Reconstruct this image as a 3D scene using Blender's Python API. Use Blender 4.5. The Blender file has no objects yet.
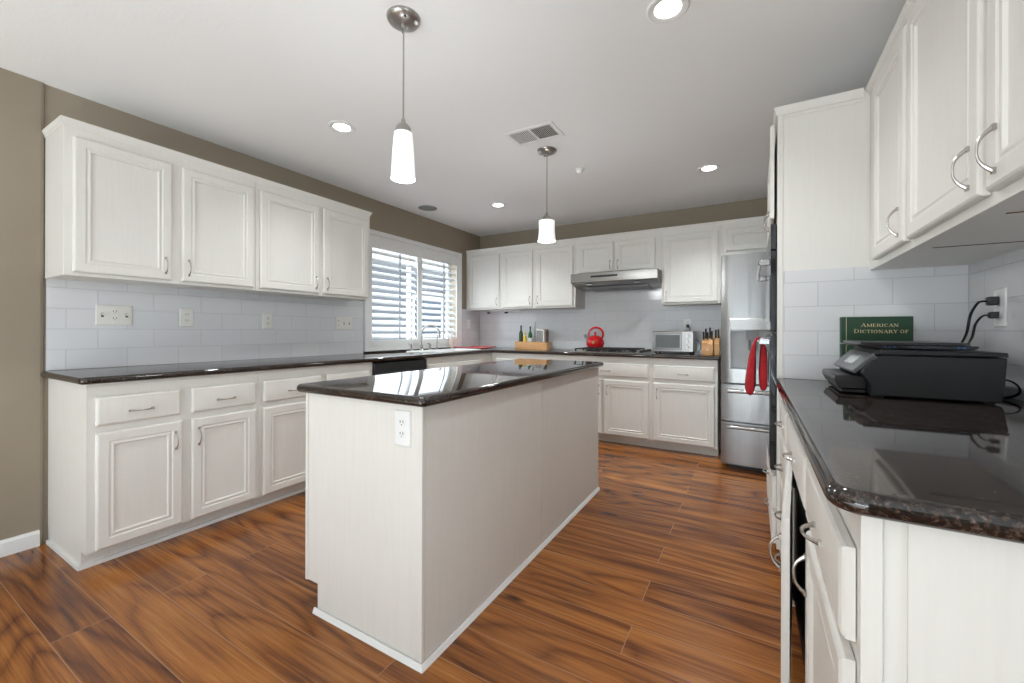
import bpy, bmesh, math, random
from mathutils import Vector, Matrix
random.seed(7)
PI = math.pi
sc = bpy.context.scene
C = sc.collection

# ---------------------------------------------------------------- camera
cam_d = bpy.data.cameras.new('camera'); cam = bpy.data.objects.new('camera', cam_d); C.objects.link(cam)
cam_d.sensor_width = 36.0; cam_d.lens = 14.563; cam_d.shift_y = -0.01; cam_d.clip_start = 0.02; cam_d.clip_end = 200
cam.matrix_world = (Matrix.Translation((0, 0, 1.137)) @ Matrix.Rotation(0.5259, 4, 'Z')
                    @ Matrix.Rotation(PI/2, 4, 'X') @ Matrix.Rotation(0.0029, 4, 'Z'))
sc.camera = cam
# ---------------------------------------------------------------- view, world, daylight
sc.view_settings.view_transform = 'Standard'; sc.view_settings.look = 'None'
sc.view_settings.gamma = 1.0; sc.view_settings.use_curve_mapping = False
sc.view_settings.exposure = 0.40
try:
    sc.cycles.use_denoising = True
    sc.cycles.max_bounces = 10; sc.cycles.diffuse_bounces = 6; sc.cycles.glossy_bounces = 5
    sc.cycles.transparent_max_bounces = 12
    sc.cycles.sample_clamp_indirect = 10.0
except Exception: pass
W = bpy.data.worlds.new('world'); sc.world = W; W.use_nodes = True
bgn = W.node_tree.nodes['Background']
bgn.inputs[0].default_value = (0.86, 0.93, 1.0, 1); bgn.inputs[1].default_value = 1.35

def area(name, loc, rot, sx, sy, power, col=(1, 1, 1)):
    l = bpy.data.lights.new(name, 'AREA'); l.shape = 'RECTANGLE'; l.size = sx; l.size_y = sy
    l.energy = power; l.color = col
    o = bpy.data.objects.new(name, l); o.location = loc; o.rotation_euler = rot; C.objects.link(o); return o
# daylight at rear doors and kitchen window; side and up-tilted lamps are added fill
DAY = (0.80, 0.925, 1.0)
area('daylight_rear_doors', (-1.2, -3.93, 1.3), (PI/2, 0, 0), 3.0, 1.7, 5, DAY)
area('ceiling_uplight_rear_doors', (-1.2, -3.90, 0.45), (PI/2+0.85, 0, 0), 3.0, 0.8, 60, DAY)  # added uplight in place of patio bounce, brightens the ceiling
area('added_fill_side_window', (3.33, -1.2, 1.3), (PI/2, 0, PI/2), 3.0, 1.6, 7, DAY)  # added fill lamp at an invented side window out of view
area('ceiling_uplight_side_window', (3.30, -1.2, 0.75), (PI/2+1.05, 0, PI/2), 3.0, 0.5, 46, DAY)  # second added uplight for the ceiling, in place of yard bounce
area('daylight_kitchen_window', (-3.445, 3.53, 1.5), (PI/2, 0, -PI/2), 1.4, 1.0, 15, DAY)
sun_d = bpy.data.lights.new('sun', 'SUN'); sun_d.energy = 21.0; sun_d.angle = 0.009; sun_d.color = (0.80, 0.925, 1.0)
sun = bpy.data.objects.new('sun', sun_d); C.objects.link(sun); sun.rotation_euler = (math.radians(61), 0, math.radians(6))

# ---------------------------------------------------------------- dimensions (metres)
CEIL = 2.449
XL, YB, XR = -3.27, 4.745, 0.754          # left wall, back wall, right wall
LBF, LUF = -2.68, -2.96                   # left base / upper faces
BBF, BUF = 4.134, 4.43                    # back base / upper faces
RBF, RUF = 0.134, 0.4416                  # right base / upper faces
TY = 2.346                                # side of the tall oven cabinet
CT, CB = 0.918, 0.884                     # countertop top / bottom
UZ0, UZ1 = 1.412, 2.19

# ---------------------------------------------------------------- materials
def nt(name):
    m = bpy.data.materials.new(name); m.use_nodes = True
    t = m.node_tree; b = t.nodes['Principled BSDF']; return m, t, b
def N(t, typ, **kw):
    n = t.nodes.new(typ)
    for k, v in kw.items():
        if k.startswith('i_'): n.inputs[k[2:].replace('_', ' ')].default_value = v
        else: setattr(n, k, v)
    return n
def L(t, a, b): t.links.new(a, b)
def ramp(t, fac, stops):
    r = N(t, 'ShaderNodeValToRGB'); e = r.color_ramp.elements
    while len(e) < len(stops): e.new(0.5)
    for el, (p, c) in zip(e, stops): el.position = p; el.color = (*c, 1)
    L(t, fac, r.inputs[0]); return r.outputs[0]
def bump(t, b, h, strength=0.2, dist=0.01):
    n = N(t, 'ShaderNodeBump'); n.inputs['Strength'].default_value = strength; n.inputs['Distance'].default_value = dist
    L(t, h, n.inputs['Height']); L(t, n.outputs[0], b.inputs['Normal']); return n
def noise(t, vec, scale, detail=3, rough=0.5, dist=0.0):
    n = N(t, 'ShaderNodeTexNoise'); n.inputs['Scale'].default_value = scale; n.inputs['Detail'].default_value = detail
    n.inputs['Roughness'].default_value = rough; n.inputs['Distortion'].default_value = dist
    if vec is not None: L(t, vec, n.inputs['Vector'])
    return n.outputs['Fac']
def pos(t, sc3=(1, 1, 1), loc=(0, 0, 0)):
    g = N(t, 'ShaderNodeNewGeometry'); mp = N(t, 'ShaderNodeMapping')
    mp.inputs['Scale'].default_value = sc3; mp.inputs['Location'].default_value = loc
    L(t, g.outputs['Position'], mp.inputs['Vector']); return mp.outputs[0]
def objc(t, sc3=(1, 1, 1)):
    g = N(t, 'ShaderNodeTexCoord'); mp = N(t, 'ShaderNodeMapping'); mp.inputs['Scale'].default_value = sc3
    L(t, g.outputs['Object'], mp.inputs['Vector']); return mp.outputs[0]
def simple(name, col, rough=0.5, metal=0.0, nscale=None, var=0.06, bmp=0.0, spec=0.5, **kw):
    m, t, b = nt(name)
    b.inputs['Roughness'].default_value = rough; b.inputs['Metallic'].default_value = metal
    b.inputs['Specular IOR Level'].default_value = spec
    f = noise(t, pos(t), nscale or 12, 3)
    lo = tuple(c*(1-var) for c in col); hi = tuple(min(1, c*(1+var)) for c in col)
    L(t, ramp(t, f, [(0.3, lo), (0.7, hi)]), b.inputs['Base Color'])
    if bmp: bump(t, b, noise(t, pos(t), 140, 2), bmp, 0.002)
    for k, v in kw.items(): b.inputs[k.replace('_', ' ')].default_value = v
    return m
def emis(name, col, s):
    m, t, b = nt(name); b.inputs['Base Color'].default_value = (*col, 1)
    b.inputs['Emission Color'].default_value = (*col, 1); b.inputs['Emission Strength'].default_value = s; return m

def cabinet_paint():
    m, t, b = nt('painted_cabinet')
    v = pos(t, (26, 26, 1.6)); g = noise(t, v, 3.0, 4, 0.6)
    big = noise(t, pos(t), 2.2, 3)
    mx = N(t, 'ShaderNodeMath', operation='ADD'); L(t, g, mx.inputs[0]); L(t, big, mx.inputs[1])
    h = N(t, 'ShaderNodeMath', operation='MULTIPLY'); L(t, mx.outputs[0], h.inputs[0]); h.inputs[1].default_value = 0.5
    L(t, ramp(t, h.outputs[0], [(0.30, (0.690, 0.665, 0.620)), (0.5, (0.720, 0.697, 0.658)), (0.70, (0.738, 0.718, 0.682))]), b.inputs['Base Color'])
    b.inputs['Roughness'].default_value = 0.42
    bump(t, b, g, 0.12, 0.002); return m
def wall_paint():
    m, t, b = nt('taupe_wall_paint')
    L(t, ramp(t, noise(t, pos(t), 1.5, 3), [(0.3, (0.272, 0.224, 0.166)), (0.7, (0.295, 0.246, 0.186))]), b.inputs['Base Color'])
    b.inputs['Roughness'].default_value = 0.7
    bump(t, b, noise(t, pos(t), 90, 3), 0.15, 0.003); return m
def ceiling_paint():
    m, t, b = nt('textured_ceiling_paint')
    L(t, ramp(t, noise(t, pos(t), 1.2, 2), [(0.3, (0.85, 0.85, 0.85)), (0.7, (0.87, 0.87, 0.87))]), b.inputs['Base Color'])
    b.inputs['Roughness'].default_value = 0.85
    bump(t, b, noise(t, pos(t), 70, 3, 0.55), 0.35, 0.0022); return m
def tile_mat(name, horiz, off=0.0, zoff=0.0):
    m, t, b = nt(name)
    g = N(t, 'ShaderNodeNewGeometry'); s = N(t, 'ShaderNodeSeparateXYZ'); c = N(t, 'ShaderNodeCombineXYZ')
    L(t, g.outputs['Position'], s.inputs[0])
    a = N(t, 'ShaderNodeMath', operation='ADD'); L(t, s.outputs[horiz], a.inputs[0]); a.inputs[1].default_value = off+2.575*2
    z = N(t, 'ShaderNodeMath', operation='ADD'); L(t, s.outputs['Z'], z.inputs[0]); z.inputs[1].default_value = zoff-0.918+0.1125*8
    L(t, a.outputs[0], c.inputs[0]); L(t, z.outputs[0], c.inputs[1])
    br = N(t, 'ShaderNodeTexBrick'); L(t, c.outputs[0], br.inputs['Vector'])
    br.offset = 0.5; br.inputs['Scale'].default_value = 1.0; br.inputs['Mortar Size'].default_value = 0.0016
    br.inputs['Mortar Smooth'].default_value = 0.3; br.inputs['Brick Width'].default_value = 0.2575; br.inputs['Row Height'].default_value = 0.1125
    br.inputs['Color1'].default_value = (0.655, 0.662, 0.68, 1); br.inputs['Color2'].default_value = (0.685, 0.69, 0.705, 1)
    br.inputs['Mortar'].default_value = (0.53, 0.53, 0.535, 1)
    L(t, br.outputs['Color'], b.inputs['Base Color'])
    b.inputs['Roughness'].default_value = 0.12
    inv = N(t, 'ShaderNodeMath', operation='SUBTRACT'); inv.inputs[0].default_value = 1.0; L(t, br.outputs['Fac'], inv.inputs[1])
    wv = noise(t, pos(t), 7, 2)
    ad = N(t, 'ShaderNodeMath', operation='MULTIPLY_ADD'); L(t, wv, ad.inputs[0]); ad.inputs[1].default_value = 1.2; L(t, inv.outputs[0], ad.inputs[2])
    bump(t, b, ad.outputs[0], 0.5, 0.0025); return m
def floor_mat():
    m, t, b = nt('walnut_plank_laminate')
    g = N(t, 'ShaderNodeNewGeometry')
    mp = N(t, 'ShaderNodeMapping'); mp.inputs['Location'].default_value = (0.4, 0.041, 0); L(t, g.outputs['Position'], mp.inputs['Vector'])
    def brick(mortar, c1, c2, cm):
        br = N(t, 'ShaderNodeTexBrick'); L(t, mp.outputs[0], br.inputs['Vector'])
        br.offset = 0.37; br.offset_frequency = 2; br.squash = 1.0
        br.inputs['Scale'].default_value = 1.0; br.inputs['Mortar Size'].default_value = mortar; br.inputs['Mortar Smooth'].default_value = 0.1
        br.inputs['Brick Width'].default_value = 1.8; br.inputs['Row Height'].default_value = 0.1665; br.inputs['Bias'].default_value = 0
        br.inputs['Color1'].default_value = c1; br.inputs['Color2'].default_value = c2; br.inputs['Mortar'].default_value = cm
        return br
    bi = brick(0.0, (0, 0, 0, 1), (1, 1, 1, 1), (0.5, 0.5, 0.5, 1))
    rnd = bi.outputs['Color']
    cz = N(t, 'ShaderNodeCombineXYZ')
    mm = N(t, 'ShaderNodeMath', operation='MULTIPLY'); L(t, rnd, mm.inputs[0]); mm.inputs[1].default_value = 37.0
    L(t, mm.outputs[0], cz.inputs[2]); L(t, mm.outputs[0], cz.inputs[0])
    va = N(t, 'ShaderNodeVectorMath', operation='ADD'); L(t, g.outputs['Position'], va.inputs[0]); L(t, cz.outputs[0], va.inputs[1])
    def mapped(s):
        q = N(t, 'ShaderNodeMapping'); q.inputs['Scale'].default_value = s; L(t, va.outputs[0], q.inputs['Vector']); return q.outputs[0]
    big = noise(t, mapped((0.42, 3.0, 1)), 1.0, 2, 0.4, 0.25)            # cathedral figure
    ml = N(t, 'ShaderNodeMath', operation='MULTIPLY'); L(t, big, ml.inputs[0]); ml.inputs[1].default_value = 90.0
    sn = N(t, 'ShaderNodeMath', operation='SINE'); L(t, ml.outputs[0], sn.inputs[0])
    r0_ = N(t, 'ShaderNodeMath', operation='MULTIPLY_ADD'); L(t, sn.outputs[0], r0_.inputs[0]); r0_.inputs[1].default_value = 0.5; r0_.inputs[2].default_value = 0.5
    rings = N(t, 'ShaderNodeMath', operation='POWER'); L(t, r0_.outputs[0], rings.inputs[0]); rings.inputs[1].default_value = 0.35
    fine = noise(t, mapped((2.2, 90, 1)), 1.0, 6, 0.72)
    band = noise(t, mapped((0.32, 8.5, 1)), 1.2, 9, 0.74, 0.3)
    def add(a, ka, bb, kb):
        x = N(t, 'ShaderNodeMath', operation='MULTIPLY'); L(t, a, x.inputs[0]); x.inputs[1].default_value = ka
        y = N(t, 'ShaderNodeMath', operation='MULTIPLY_ADD'); L(t, bb, y.inputs[0]); y.inputs[1].default_value = kb; L(t, x.outputs[0], y.inputs[2]); return y.outputs[0]
    f = add(add(add(rings.outputs[0], 0.11, fine, 0.36), 1.0, band, 0.50), 1.0, rnd, 0.07)
    col = ramp(t, f, [(0.38, (0.060, 0.020, 0.009)), (0.475, (0.145, 0.049, 0.016)), (0.545, (0.240, 0.084, 0.022)), (0.62, (0.345, 0.132, 0.032)), (0.74, (0.50, 0.225, 0.062))])
    ln = brick(0.0014, (1, 1, 1, 1), (1, 1, 1, 1), (0, 0, 0, 1))
    vo = N(t, 'ShaderNodeTexVoronoi'); vo.inputs['Scale'].default_value = 1.0; L(t, mapped((1.1, 3.4, 1)), vo.inputs['Vector'])
    kn = N(t, 'ShaderNodeMix', data_type='RGBA'); L(t, ramp(t, vo.outputs['Distance'], [(0.035, (1, 1, 1)), (0.085, (0, 0, 0))]), kn.inputs['Factor'])
    L(t, col, kn.inputs['A']); kn.inputs['B'].default_value = (0.035, 0.014, 0.008, 1); col = kn.outputs['Result']
    mix = N(t, 'ShaderNodeMix', data_type='RGBA'); L(t, ln.outputs['Fac'], mix.inputs['Factor'])
    L(t, col, mix.inputs['A']); mix.inputs['B'].default_value = (0.36, 0.19, 0.095, 1)
    L(t, mix.outputs['Result'], b.inputs['Base Color'])
    b.inputs['Specular IOR Level'].default_value = 0.32
    L(t, ramp(t, fine, [(0.3, (0.17,)*3), (0.7, (0.26,)*3)]), b.inputs['Roughness'])
    inv = N(t, 'ShaderNodeMath', operation='SUBTRACT'); L(t, fine, inv.inputs[0]); L(t, ln.outputs['Fac'], inv.inputs[1])
    bump(t, b, inv.outputs[0], 0.12, 0.0015); return m
def granite():
    m, t, b = nt('dark_brown_granite')
    f = noise(t, pos(t, (1, 1, 1)), 150, 5, 0.7)
    f2 = noise(t, pos(t), 14, 4, 0.6)
    base = ramp(t, f, [(0.38, (0.005, 0.005, 0.006)), (0.50, (0.022, 0.017, 0.015)), (0.59, (0.075, 0.045, 0.033)), (0.70, (0.16, 0.14, 0.13))])
    mix = N(t, 'ShaderNodeMix', data_type='RGBA', blend_type='MULTIPLY'); mix.inputs['Factor'].default_value = 0.8
    L(t, base, mix.inputs['A']); L(t, ramp(t, f2, [(0.35, (0.35,)*3), (0.65, (1.0,)*3)]), mix.inputs['B'])
    L(t, mix.outputs['Result'], b.inputs['Base Color'])
    b.inputs['Roughness'].default_value = 0.045; b.inputs['IOR'].default_value = 1.62
    return m
def steel(name, col=(0.62, 0.61, 0.60), rough=0.27, vert=True):
    m, t, b = nt(name)
    v = pos(t, (300, 300, 1.5) if vert else (1.5, 1.5, 300)); f = noise(t, v, 1.0, 3)
    L(t, ramp(t, f, [(0.3, tuple(c*0.9 for c in col)), (0.7, col)]), b.inputs['Base Color'])
    b.inputs['Metallic'].default_value = 1.0; b.inputs['Roughness'].default_value = rough
    wv = noise(t, pos(t, (7, 7, 0.35) if vert else (0.5, 0.5, 9)), 1.0, 2)
    bump(t, b, wv, 0.35, 0.012); return m
def wood(name, c0, c1, s=(4, 4, 40)):
    m, t, b = nt(name)
    L(t, ramp(t, noise(t, objc(t, s), 2.0, 4), [(0.3, c0), (0.7, c1)]), b.inputs['Base Color'])
    b.inputs['Roughness'].default_value = 0.4; return m
def pane_mat():
    m = bpy.data.materials.new('window_glass'); m.use_nodes = True; t = m.node_tree; t.nodes.clear()
    o = N(t, 'ShaderNodeOutputMaterial'); mx = N(t, 'ShaderNodeMixShader'); tr = N(t, 'ShaderNodeBsdfTransparent'); gl = N(t, 'ShaderNodeBsdfGlossy')
    gl.inputs['Roughness'].default_value = 0.02; fr = N(t, 'ShaderNodeFresnel'); fr.inputs['IOR'].default_value = 1.45
    gg = N(t, 'ShaderNodeNewGeometry'); iv = N(t, 'ShaderNodeMath', operation='SUBTRACT'); iv.inputs[0].default_value = 1.0; L(t, gg.outputs['Backfacing'], iv.inputs[1])
    pr_ = N(t, 'ShaderNodeMath', operation='MULTIPLY'); L(t, fr.outputs[0], pr_.inputs[0]); L(t, iv.outputs[0], pr_.inputs[1])
    L(t, pr_.outputs[0], mx.inputs[0]); L(t, tr.outputs[0], mx.inputs[1]); L(t, gl.outputs[0], mx.inputs[2]); L(t, mx.outputs[0], o.inputs[0]); return m

M = dict(
    cab=cabinet_paint(), wall=wall_paint(), ceil=ceiling_paint(), floor=floor_mat(), granite=granite(),
    tileL=tile_mat('white_subway_tile_left', 'Y', 0.163, 0.0), tileB=tile_mat('white_subway_tile_back', 'X', 0.06, 0.0),
    tileT=tile_mat('white_subway_tile_panel', 'X', -0.001, 0.0), tileR=tile_mat('white_subway_tile_right', 'Y', 0.11, 0.0),
    trim=simple('white_trim_paint', (0.80, 0.80, 0.79), 0.45, var=0.02),
    toe=simple('toe_kick_paint', (0.62, 0.61, 0.59), 0.5, var=0.06),
    nickel=simple('brushed_nickel', (0.47, 0.44, 0.41), 0.25, 1.0, 40, 0.05),
    dnickel=simple('satin_nickel', (0.42, 0.40, 0.38), 0.33, 1.0, 40, 0.05),
    steel=steel('stainless_steel', (0.33, 0.328, 0.325), 0.30), steelh=steel('stainless_steel_horizontal', (0.34, 0.33, 0.315), 0.3, False),
    chrome=simple('polished_chrome', (0.38, 0.38, 0.385), 0.15, 1.0, 30, 0.02),
    black=simple('black_plastic', (0.012, 0.012, 0.014), 0.32, nscale=30),
    bmatte=simple('matte_black_plastic', (0.010, 0.0105, 0.012), 0.5, nscale=30, bmp=0.1),
    bgloss=simple('gloss_black_glass', (0.008, 0.009, 0.012), 0.06, nscale=20),
    iron=simple('cast_iron', (0.014, 0.014, 0.015), 0.55, nscale=60, bmp=0.3),
    dark=simple('dark_void_paint', (0.02, 0.02, 0.02), 0.7),
    grey=simple('grey_plastic', (0.22, 0.225, 0.23), 0.35),
    plate=simple('ivory_plastic', (0.72, 0.70, 0.66), 0.35, var=0.02),
    wplate=simple('white_plastic', (0.80, 0.80, 0.79), 0.3, var=0.02),
    slot=simple('dark_slot', (0.05, 0.045, 0.04), 0.6),
    redcloth=simple('red_terry_cloth', (0.38, 0.010, 0.018), 0.9, nscale=160, var=0.35, bmp=0.8),
    pinkcloth=simple('coral_red_mat', (0.62, 0.13, 0.13), 0.85, nscale=90, var=0.15, bmp=0.5),
    red=simple('red_enamel', (0.56, 0.008, 0.012), 0.12, nscale=6, **{'Coat_Weight': 0.6}),
    brass=simple('dull_brass', (0.45, 0.27, 0.08), 0.4, 0.6, 50),
    gold=simple('gold_foil', (0.78, 0.64, 0.36), 0.35, 0.3, 50),
    green=simple('dark_green_bookcloth', (0.012, 0.052, 0.022), 0.5, nscale=120, bmp=0.2),
    paper=simple('page_paper', (0.72, 0.68, 0.58), 0.8),
    bamboo=wood('bamboo_wood', (0.58, 0.30, 0.12), (0.72, 0.42, 0.19)), block=wood('knife_block_wood', (0.46, 0.22, 0.07), (0.60, 0.32, 0.11)),
    dwood=wood('brown_wood', (0.10, 0.05, 0.025), (0.19, 0.10, 0.05)),
    bottle=simple('olive_green_glass', (0.018, 0.035, 0.010), 0.08, nscale=8), yellow=simple('yellow_oil', (0.72, 0.50, 0.05), 0.15, nscale=8),
    greenb=simple('green_glass', (0.02, 0.10, 0.03), 0.08, nscale=8),
    soap=simple('pink_beige_plastic', (0.58, 0.44, 0.38), 0.35), led=emis('recessed_lamp_glow', (1, 0.98, 0.95), 9.0),
    shade=emis('frosted_glass_shade', (1.0, 0.985, 0.96), 0.40), bulb=emis('glowing_bulb', (1, 0.95, 0.88), 6.0),
    stucco=simple('pale_stucco', (0.20, 0.215, 0.235), 0.9, nscale=4), roof=simple('grey_roof_shingle', (0.22, 0.22, 0.23), 0.9, nscale=20),
    gnd=simple('concrete_yard', (0.62, 0.61, 0.59), 0.9, nscale=3), glassd=simple('dark_window_glass', (0.08, 0.11, 0.15), 0.08, nscale=3),
    pane=pane_mat(), oveng=simple('oven_window_glass', (0.09, 0.095, 0.09), 0.08, nscale=6), screen=simple('pale_lcd_screen', (0.48, 0.52, 0.50), 0.2),
    lgrey=simple('light_grey_plastic', (0.40, 0.41, 0.42), 0.3),
    dgrey=simple('dark_silver_plastic', (0.10, 0.103, 0.108), 0.3),
    rug=simple('cream_bounce_rug', (0.74, 0.71, 0.66), 0.95, nscale=60),  # pale colour for the added rug that reflects sun to the ceiling
    blue=emis('blue_indicator', (0.03, 0.10, 0.30), 0.2), louver=simple('white_louver_paint', (0.78, 0.80, 0.82), 0.4, var=0.02),
    rod=simple('backlit_tilt_rod_shade', (0.30, 0.33, 0.35), 0.5),  # darkness of the rod against the bright window, put into its colour
)

# ---------------------------------------------------------------- mesh helpers
WL = {}
def wloc(o): return WL.get(o.name, Vector((0, 0, 0))) if o else Vector((0, 0, 0))
class MB:
    def __init__(s): s.v = []; s.f = []; s.m = []; s.mi = 0
    def add(s, vs, fs):
        n = len(s.v); s.v += [tuple(v) for v in vs]; s.f += [[i+n for i in f] for f in fs]; s.m += [s.mi]*len(fs); return s
    def box(s, x0, x1, y0, y1, z0, z1, mi=None):
        if mi is not None: s.mi = mi
        x0, x1 = sorted((x0, x1)); y0, y1 = sorted((y0, y1)); z0, z1 = sorted((z0, z1))
        vs = [(x, y, z) for z in (z0, z1) for y in (y0, y1) for x in (x0, x1)]
        return s.add(vs, [(0, 2, 3, 1), (4, 5, 7, 6), (0, 1, 5, 4), (2, 6, 7, 3), (0, 4, 6, 2), (1, 3, 7, 5)])
    def hexa(s, lo, hi):                                   # two quads (4 pts each) joined
        return s.add(list(lo)+list(hi), [(3, 2, 1, 0), (4, 5, 6, 7), (0, 1, 5, 4), (1, 2, 6, 5), (2, 3, 7, 6), (3, 0, 4, 7)])
    def prism(s, poly, ax, a, b):                          # poly in the two other axes (cyclic order), extruded along ax
        def P(p, w):
            return {'x': (w, p[0], p[1]), 'y': (p[0], w, p[1]), 'z': (p[0], p[1], w)}[ax]
        n = len(poly); vs = [P(p, a) for p in poly]+[P(p, b) for p in poly]
        return s.add(vs, [tuple(range(n)), tuple(range(2*n-1, n-1, -1))]+[(i, (i+1) % n, n+(i+1) % n, n+i) for i in range(n)])
    def tube(s, pts, r, seg=10, flat=1.0):
        pts = [Vector(p) for p in pts]; n = len(pts); rs = r if isinstance(r, (list, tuple)) else [r]*n
        vs = []; up = None
        for i, p in enumerate(pts):
            d = (pts[min(i+1, n-1)]-pts[max(i-1, 0)]).normalized()
            if up is None:
                up = Vector((0, 0, 1)) if abs(d.z) < 0.9 else Vector((1, 0, 0))
            a = (up - d*up.dot(d)).normalized(); b = d.cross(a).normalized(); up = a
            for k in range(seg):
                t = 2*PI*k/seg; vs.append(p+a*math.cos(t)*rs[i]+b*math.sin(t)*rs[i]*flat)
        fs = [(i*seg+k, i*seg+(k+1) % seg, (i+1)*seg+(k+1) % seg, (i+1)*seg+k) for i in range(n-1) for k in range(seg)]
        fs += [tuple(range(seg))[::-1], tuple(range((n-1)*seg, n*seg))]
        return s.add(vs, fs)
    def lathe(s, c, prof, seg=32, ax='z', sc2=(1, 1), cap=True):
        vs = []
        for r, h in prof:
            for k in range(seg):
                t = 2*PI*k/seg; a, b = r*math.cos(t)*sc2[0], r*math.sin(t)*sc2[1]
                o = {'z': (a, b, h), 'y': (a, h, b), 'x': (h, a, b)}[ax]
                vs.append((c[0]+o[0], c[1]+o[1], c[2]+o[2]))
        n = len(prof)
        fs = [(i*seg+k, i*seg+(k+1) % seg, (i+1)*seg+(k+1) % seg, (i+1)*seg+k) for i in range(n-1) for k in range(seg)]
        if cap: fs += [tuple(range(seg))[::-1], tuple(range((n-1)*seg, n*seg))]
        return s.add(vs, fs)
    def rings(s, F, u0, u1, v0, v1, rg):                   # nested rectangles (inset, height) in a (u,v,w) frame: a moulded front
        vs = []
        for ins, h in rg:
            vs += [F(u0+ins, v0+ins, h), F(u1-ins, v0+ins, h), F(u1-ins, v1-ins, h), F(u0+ins, v1-ins, h)]
        n = len(rg)
        fs = [(i*4+k, i*4+(k+1) % 4, (i+1)*4+(k+1) % 4, (i+1)*4+k) for i in range(n-1) for k in range(4)]
        fs += [(3, 2, 1, 0), tuple(range(4*n-4, 4*n))]
        return s.add(vs, fs)
    def build(s, name, mat, parent=None, origin=None, bevel=0, seg=2, smooth=True, ang=35):
        pw = wloc(parent); o3 = Vector(origin) if origin is not None else (pw.copy() if parent else s.center())
        me = bpy.data.meshes.new(name)
        me.from_pydata([tuple(Vector(v)-o3) for v in s.v], [], s.f)
        mats = mat if isinstance(mat, (list, tuple)) else [mat]
        for k in mats: me.materials.append(M[k] if isinstance(k, str) else k)
        bm = bmesh.new(); bm.from_mesh(me)
        if len(mats) > 1:
            for f, i in zip(bm.faces, s.m): f.material_index = i
        bmesh.ops.recalc_face_normals(bm, faces=bm.faces); bm.to_mesh(me); bm.free()
        if smooth:
            for p in me.polygons: p.use_smooth = True
            me.set_sharp_from_angle(angle=math.radians(ang))
        o = bpy.data.objects.new(name, me); C.objects.link(o)
        o.location = o3-pw
        if parent: o.parent = parent
        WL[o.name] = o3
        if bevel:
            md = o.modifiers.new('bevel', 'BEVEL'); md.width = bevel; md.segments = seg; md.limit_method = 'ANGLE'; md.angle_limit = math.radians(40)
        return o
    def center(s):
        xs, ys, zs = zip(*s.v); return Vector(((min(xs)+max(xs))/2, (min(ys)+max(ys))/2, min(zs)))
def tag(o, label, cat, group=None):
    o['label'] = label; o['category'] = cat
    if group: o['group'] = group
    return o
def struct(o): o['kind'] = 'structure'; return o
def root(name, loc, label, cat, group=None):
    o = bpy.data.objects.new(name, None); o.empty_display_size = 0.1; C.objects.link(o); o.location = loc; WL[o.name] = Vector(loc)
    return tag(o, label, cat, group)
def frame(face, plane):
    if face == '+x': return lambda u, v, w: (plane+w, u, v)
    if face == '-x': return lambda u, v, w: (plane-w, u, v)
    if face == '-y': return lambda u, v, w: (u, plane-w, v)
    if face == '+y': return lambda u, v, w: (u, plane+w, v)
def boxF(mb, F, u0, u1, v0, v1, w0, w1):
    a = F(u0, v0, w0); b = F(u1, v1, w1); mb.box(a[0], b[0], a[1], b[1], a[2], b[2]); return mb

# ---------------------------------------------------------------- room shell
def wallbox(name, bs, mat):
    mb = MB()
    for b in bs: mb.box(*b)
    return struct(mb.build(name, mat, smooth=False, origin=(0, 0, 0)))
wallbox('floor', [(-3.5, 3.6, -4.1, 4.9, -0.12, 0)], 'floor')
wallbox('ceiling', [(-3.5, 3.6, -4.1, 4.9, CEIL, CEIL+0.12)], 'ceil')
WY0, WY1, WZ0, WZ1 = 2.80, 4.25, 0.99, 2.085      # kitchen window opening
wallbox('wall_left', [(XL-0.18, XL, 0.659, WY0, 0, CEIL), (XL-0.18, XL, WY1, YB+0.1, 0, CEIL), (XL-0.18, XL, WY0, WY1, 0, WZ0), (XL-0.18, XL, WY0, WY1, WZ1, CEIL)], 'wall')
mb = MB(); mb.prism([(XL-0.18, -4.1), (XL+0.014, -4.1), (XL+0.014, 0.642), (XL+0.010, 0.653), (XL+0.001, 0.6585), (XL-0.18, 0.6585)], 'z', 0, CEIL)
struct(mb.build('wall_left', 'wall', origin=(0, 0, 0), smooth=False))
wallbox('wall_back', [(XL-0.18, XR+0.15, YB, YB+0.15, 0, CEIL)], 'wall')
wallbox('wall_right', [(XR, XR+0.12, 0.62, YB, 0, CEIL), (XR, 3.55, 0.50, 0.62, 0, CEIL)], 'wall')
wallbox('wall_side', [(3.4, 3.55, -4.1, -2.9, 0, CEIL), (3.4, 3.55, 0.4, 0.62, 0, CEIL), (3.4, 3.55, -2.9, 0.4, 0, 0.45), (3.4, 3.55, -2.9, 0.4, 2.15, CEIL)], 'wall')
wallbox('wall_rear', [(-3.4, -2.8, -4.1, -4.0, 0, CEIL), (0.4, 3.55, -4.1, -4.0, 0, CEIL), (-2.8, 0.4, -4.1, -4.0, 2.2, CEIL)], 'wall')
def skirting(name, poly, ax, a, b): struct(MB().prism(poly, ax, a, b).build(name, 'trim', smooth=False))
bx = XL+0.0145
skirting('baseboard_left', [(bx, 0), (bx+0.014, 0), (bx+0.014, 0.068), (bx+0.006, 0.080), (bx, 0.082)], 'y', -4.0, 0.640)

tag(MB().rings(lambda u, v, w: (u, v, w), -2.7, 0.2, -3.0, -0.35, [(0, 0.001), (0, 0.009), (0.01, 0.013)]).build('bounce_rug', 'rug'), 'cream area rug added out of view to bounce sunlight upwards', 'rug')  # added reflector, unseen: throws the sun patch up to the ceiling
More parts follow.
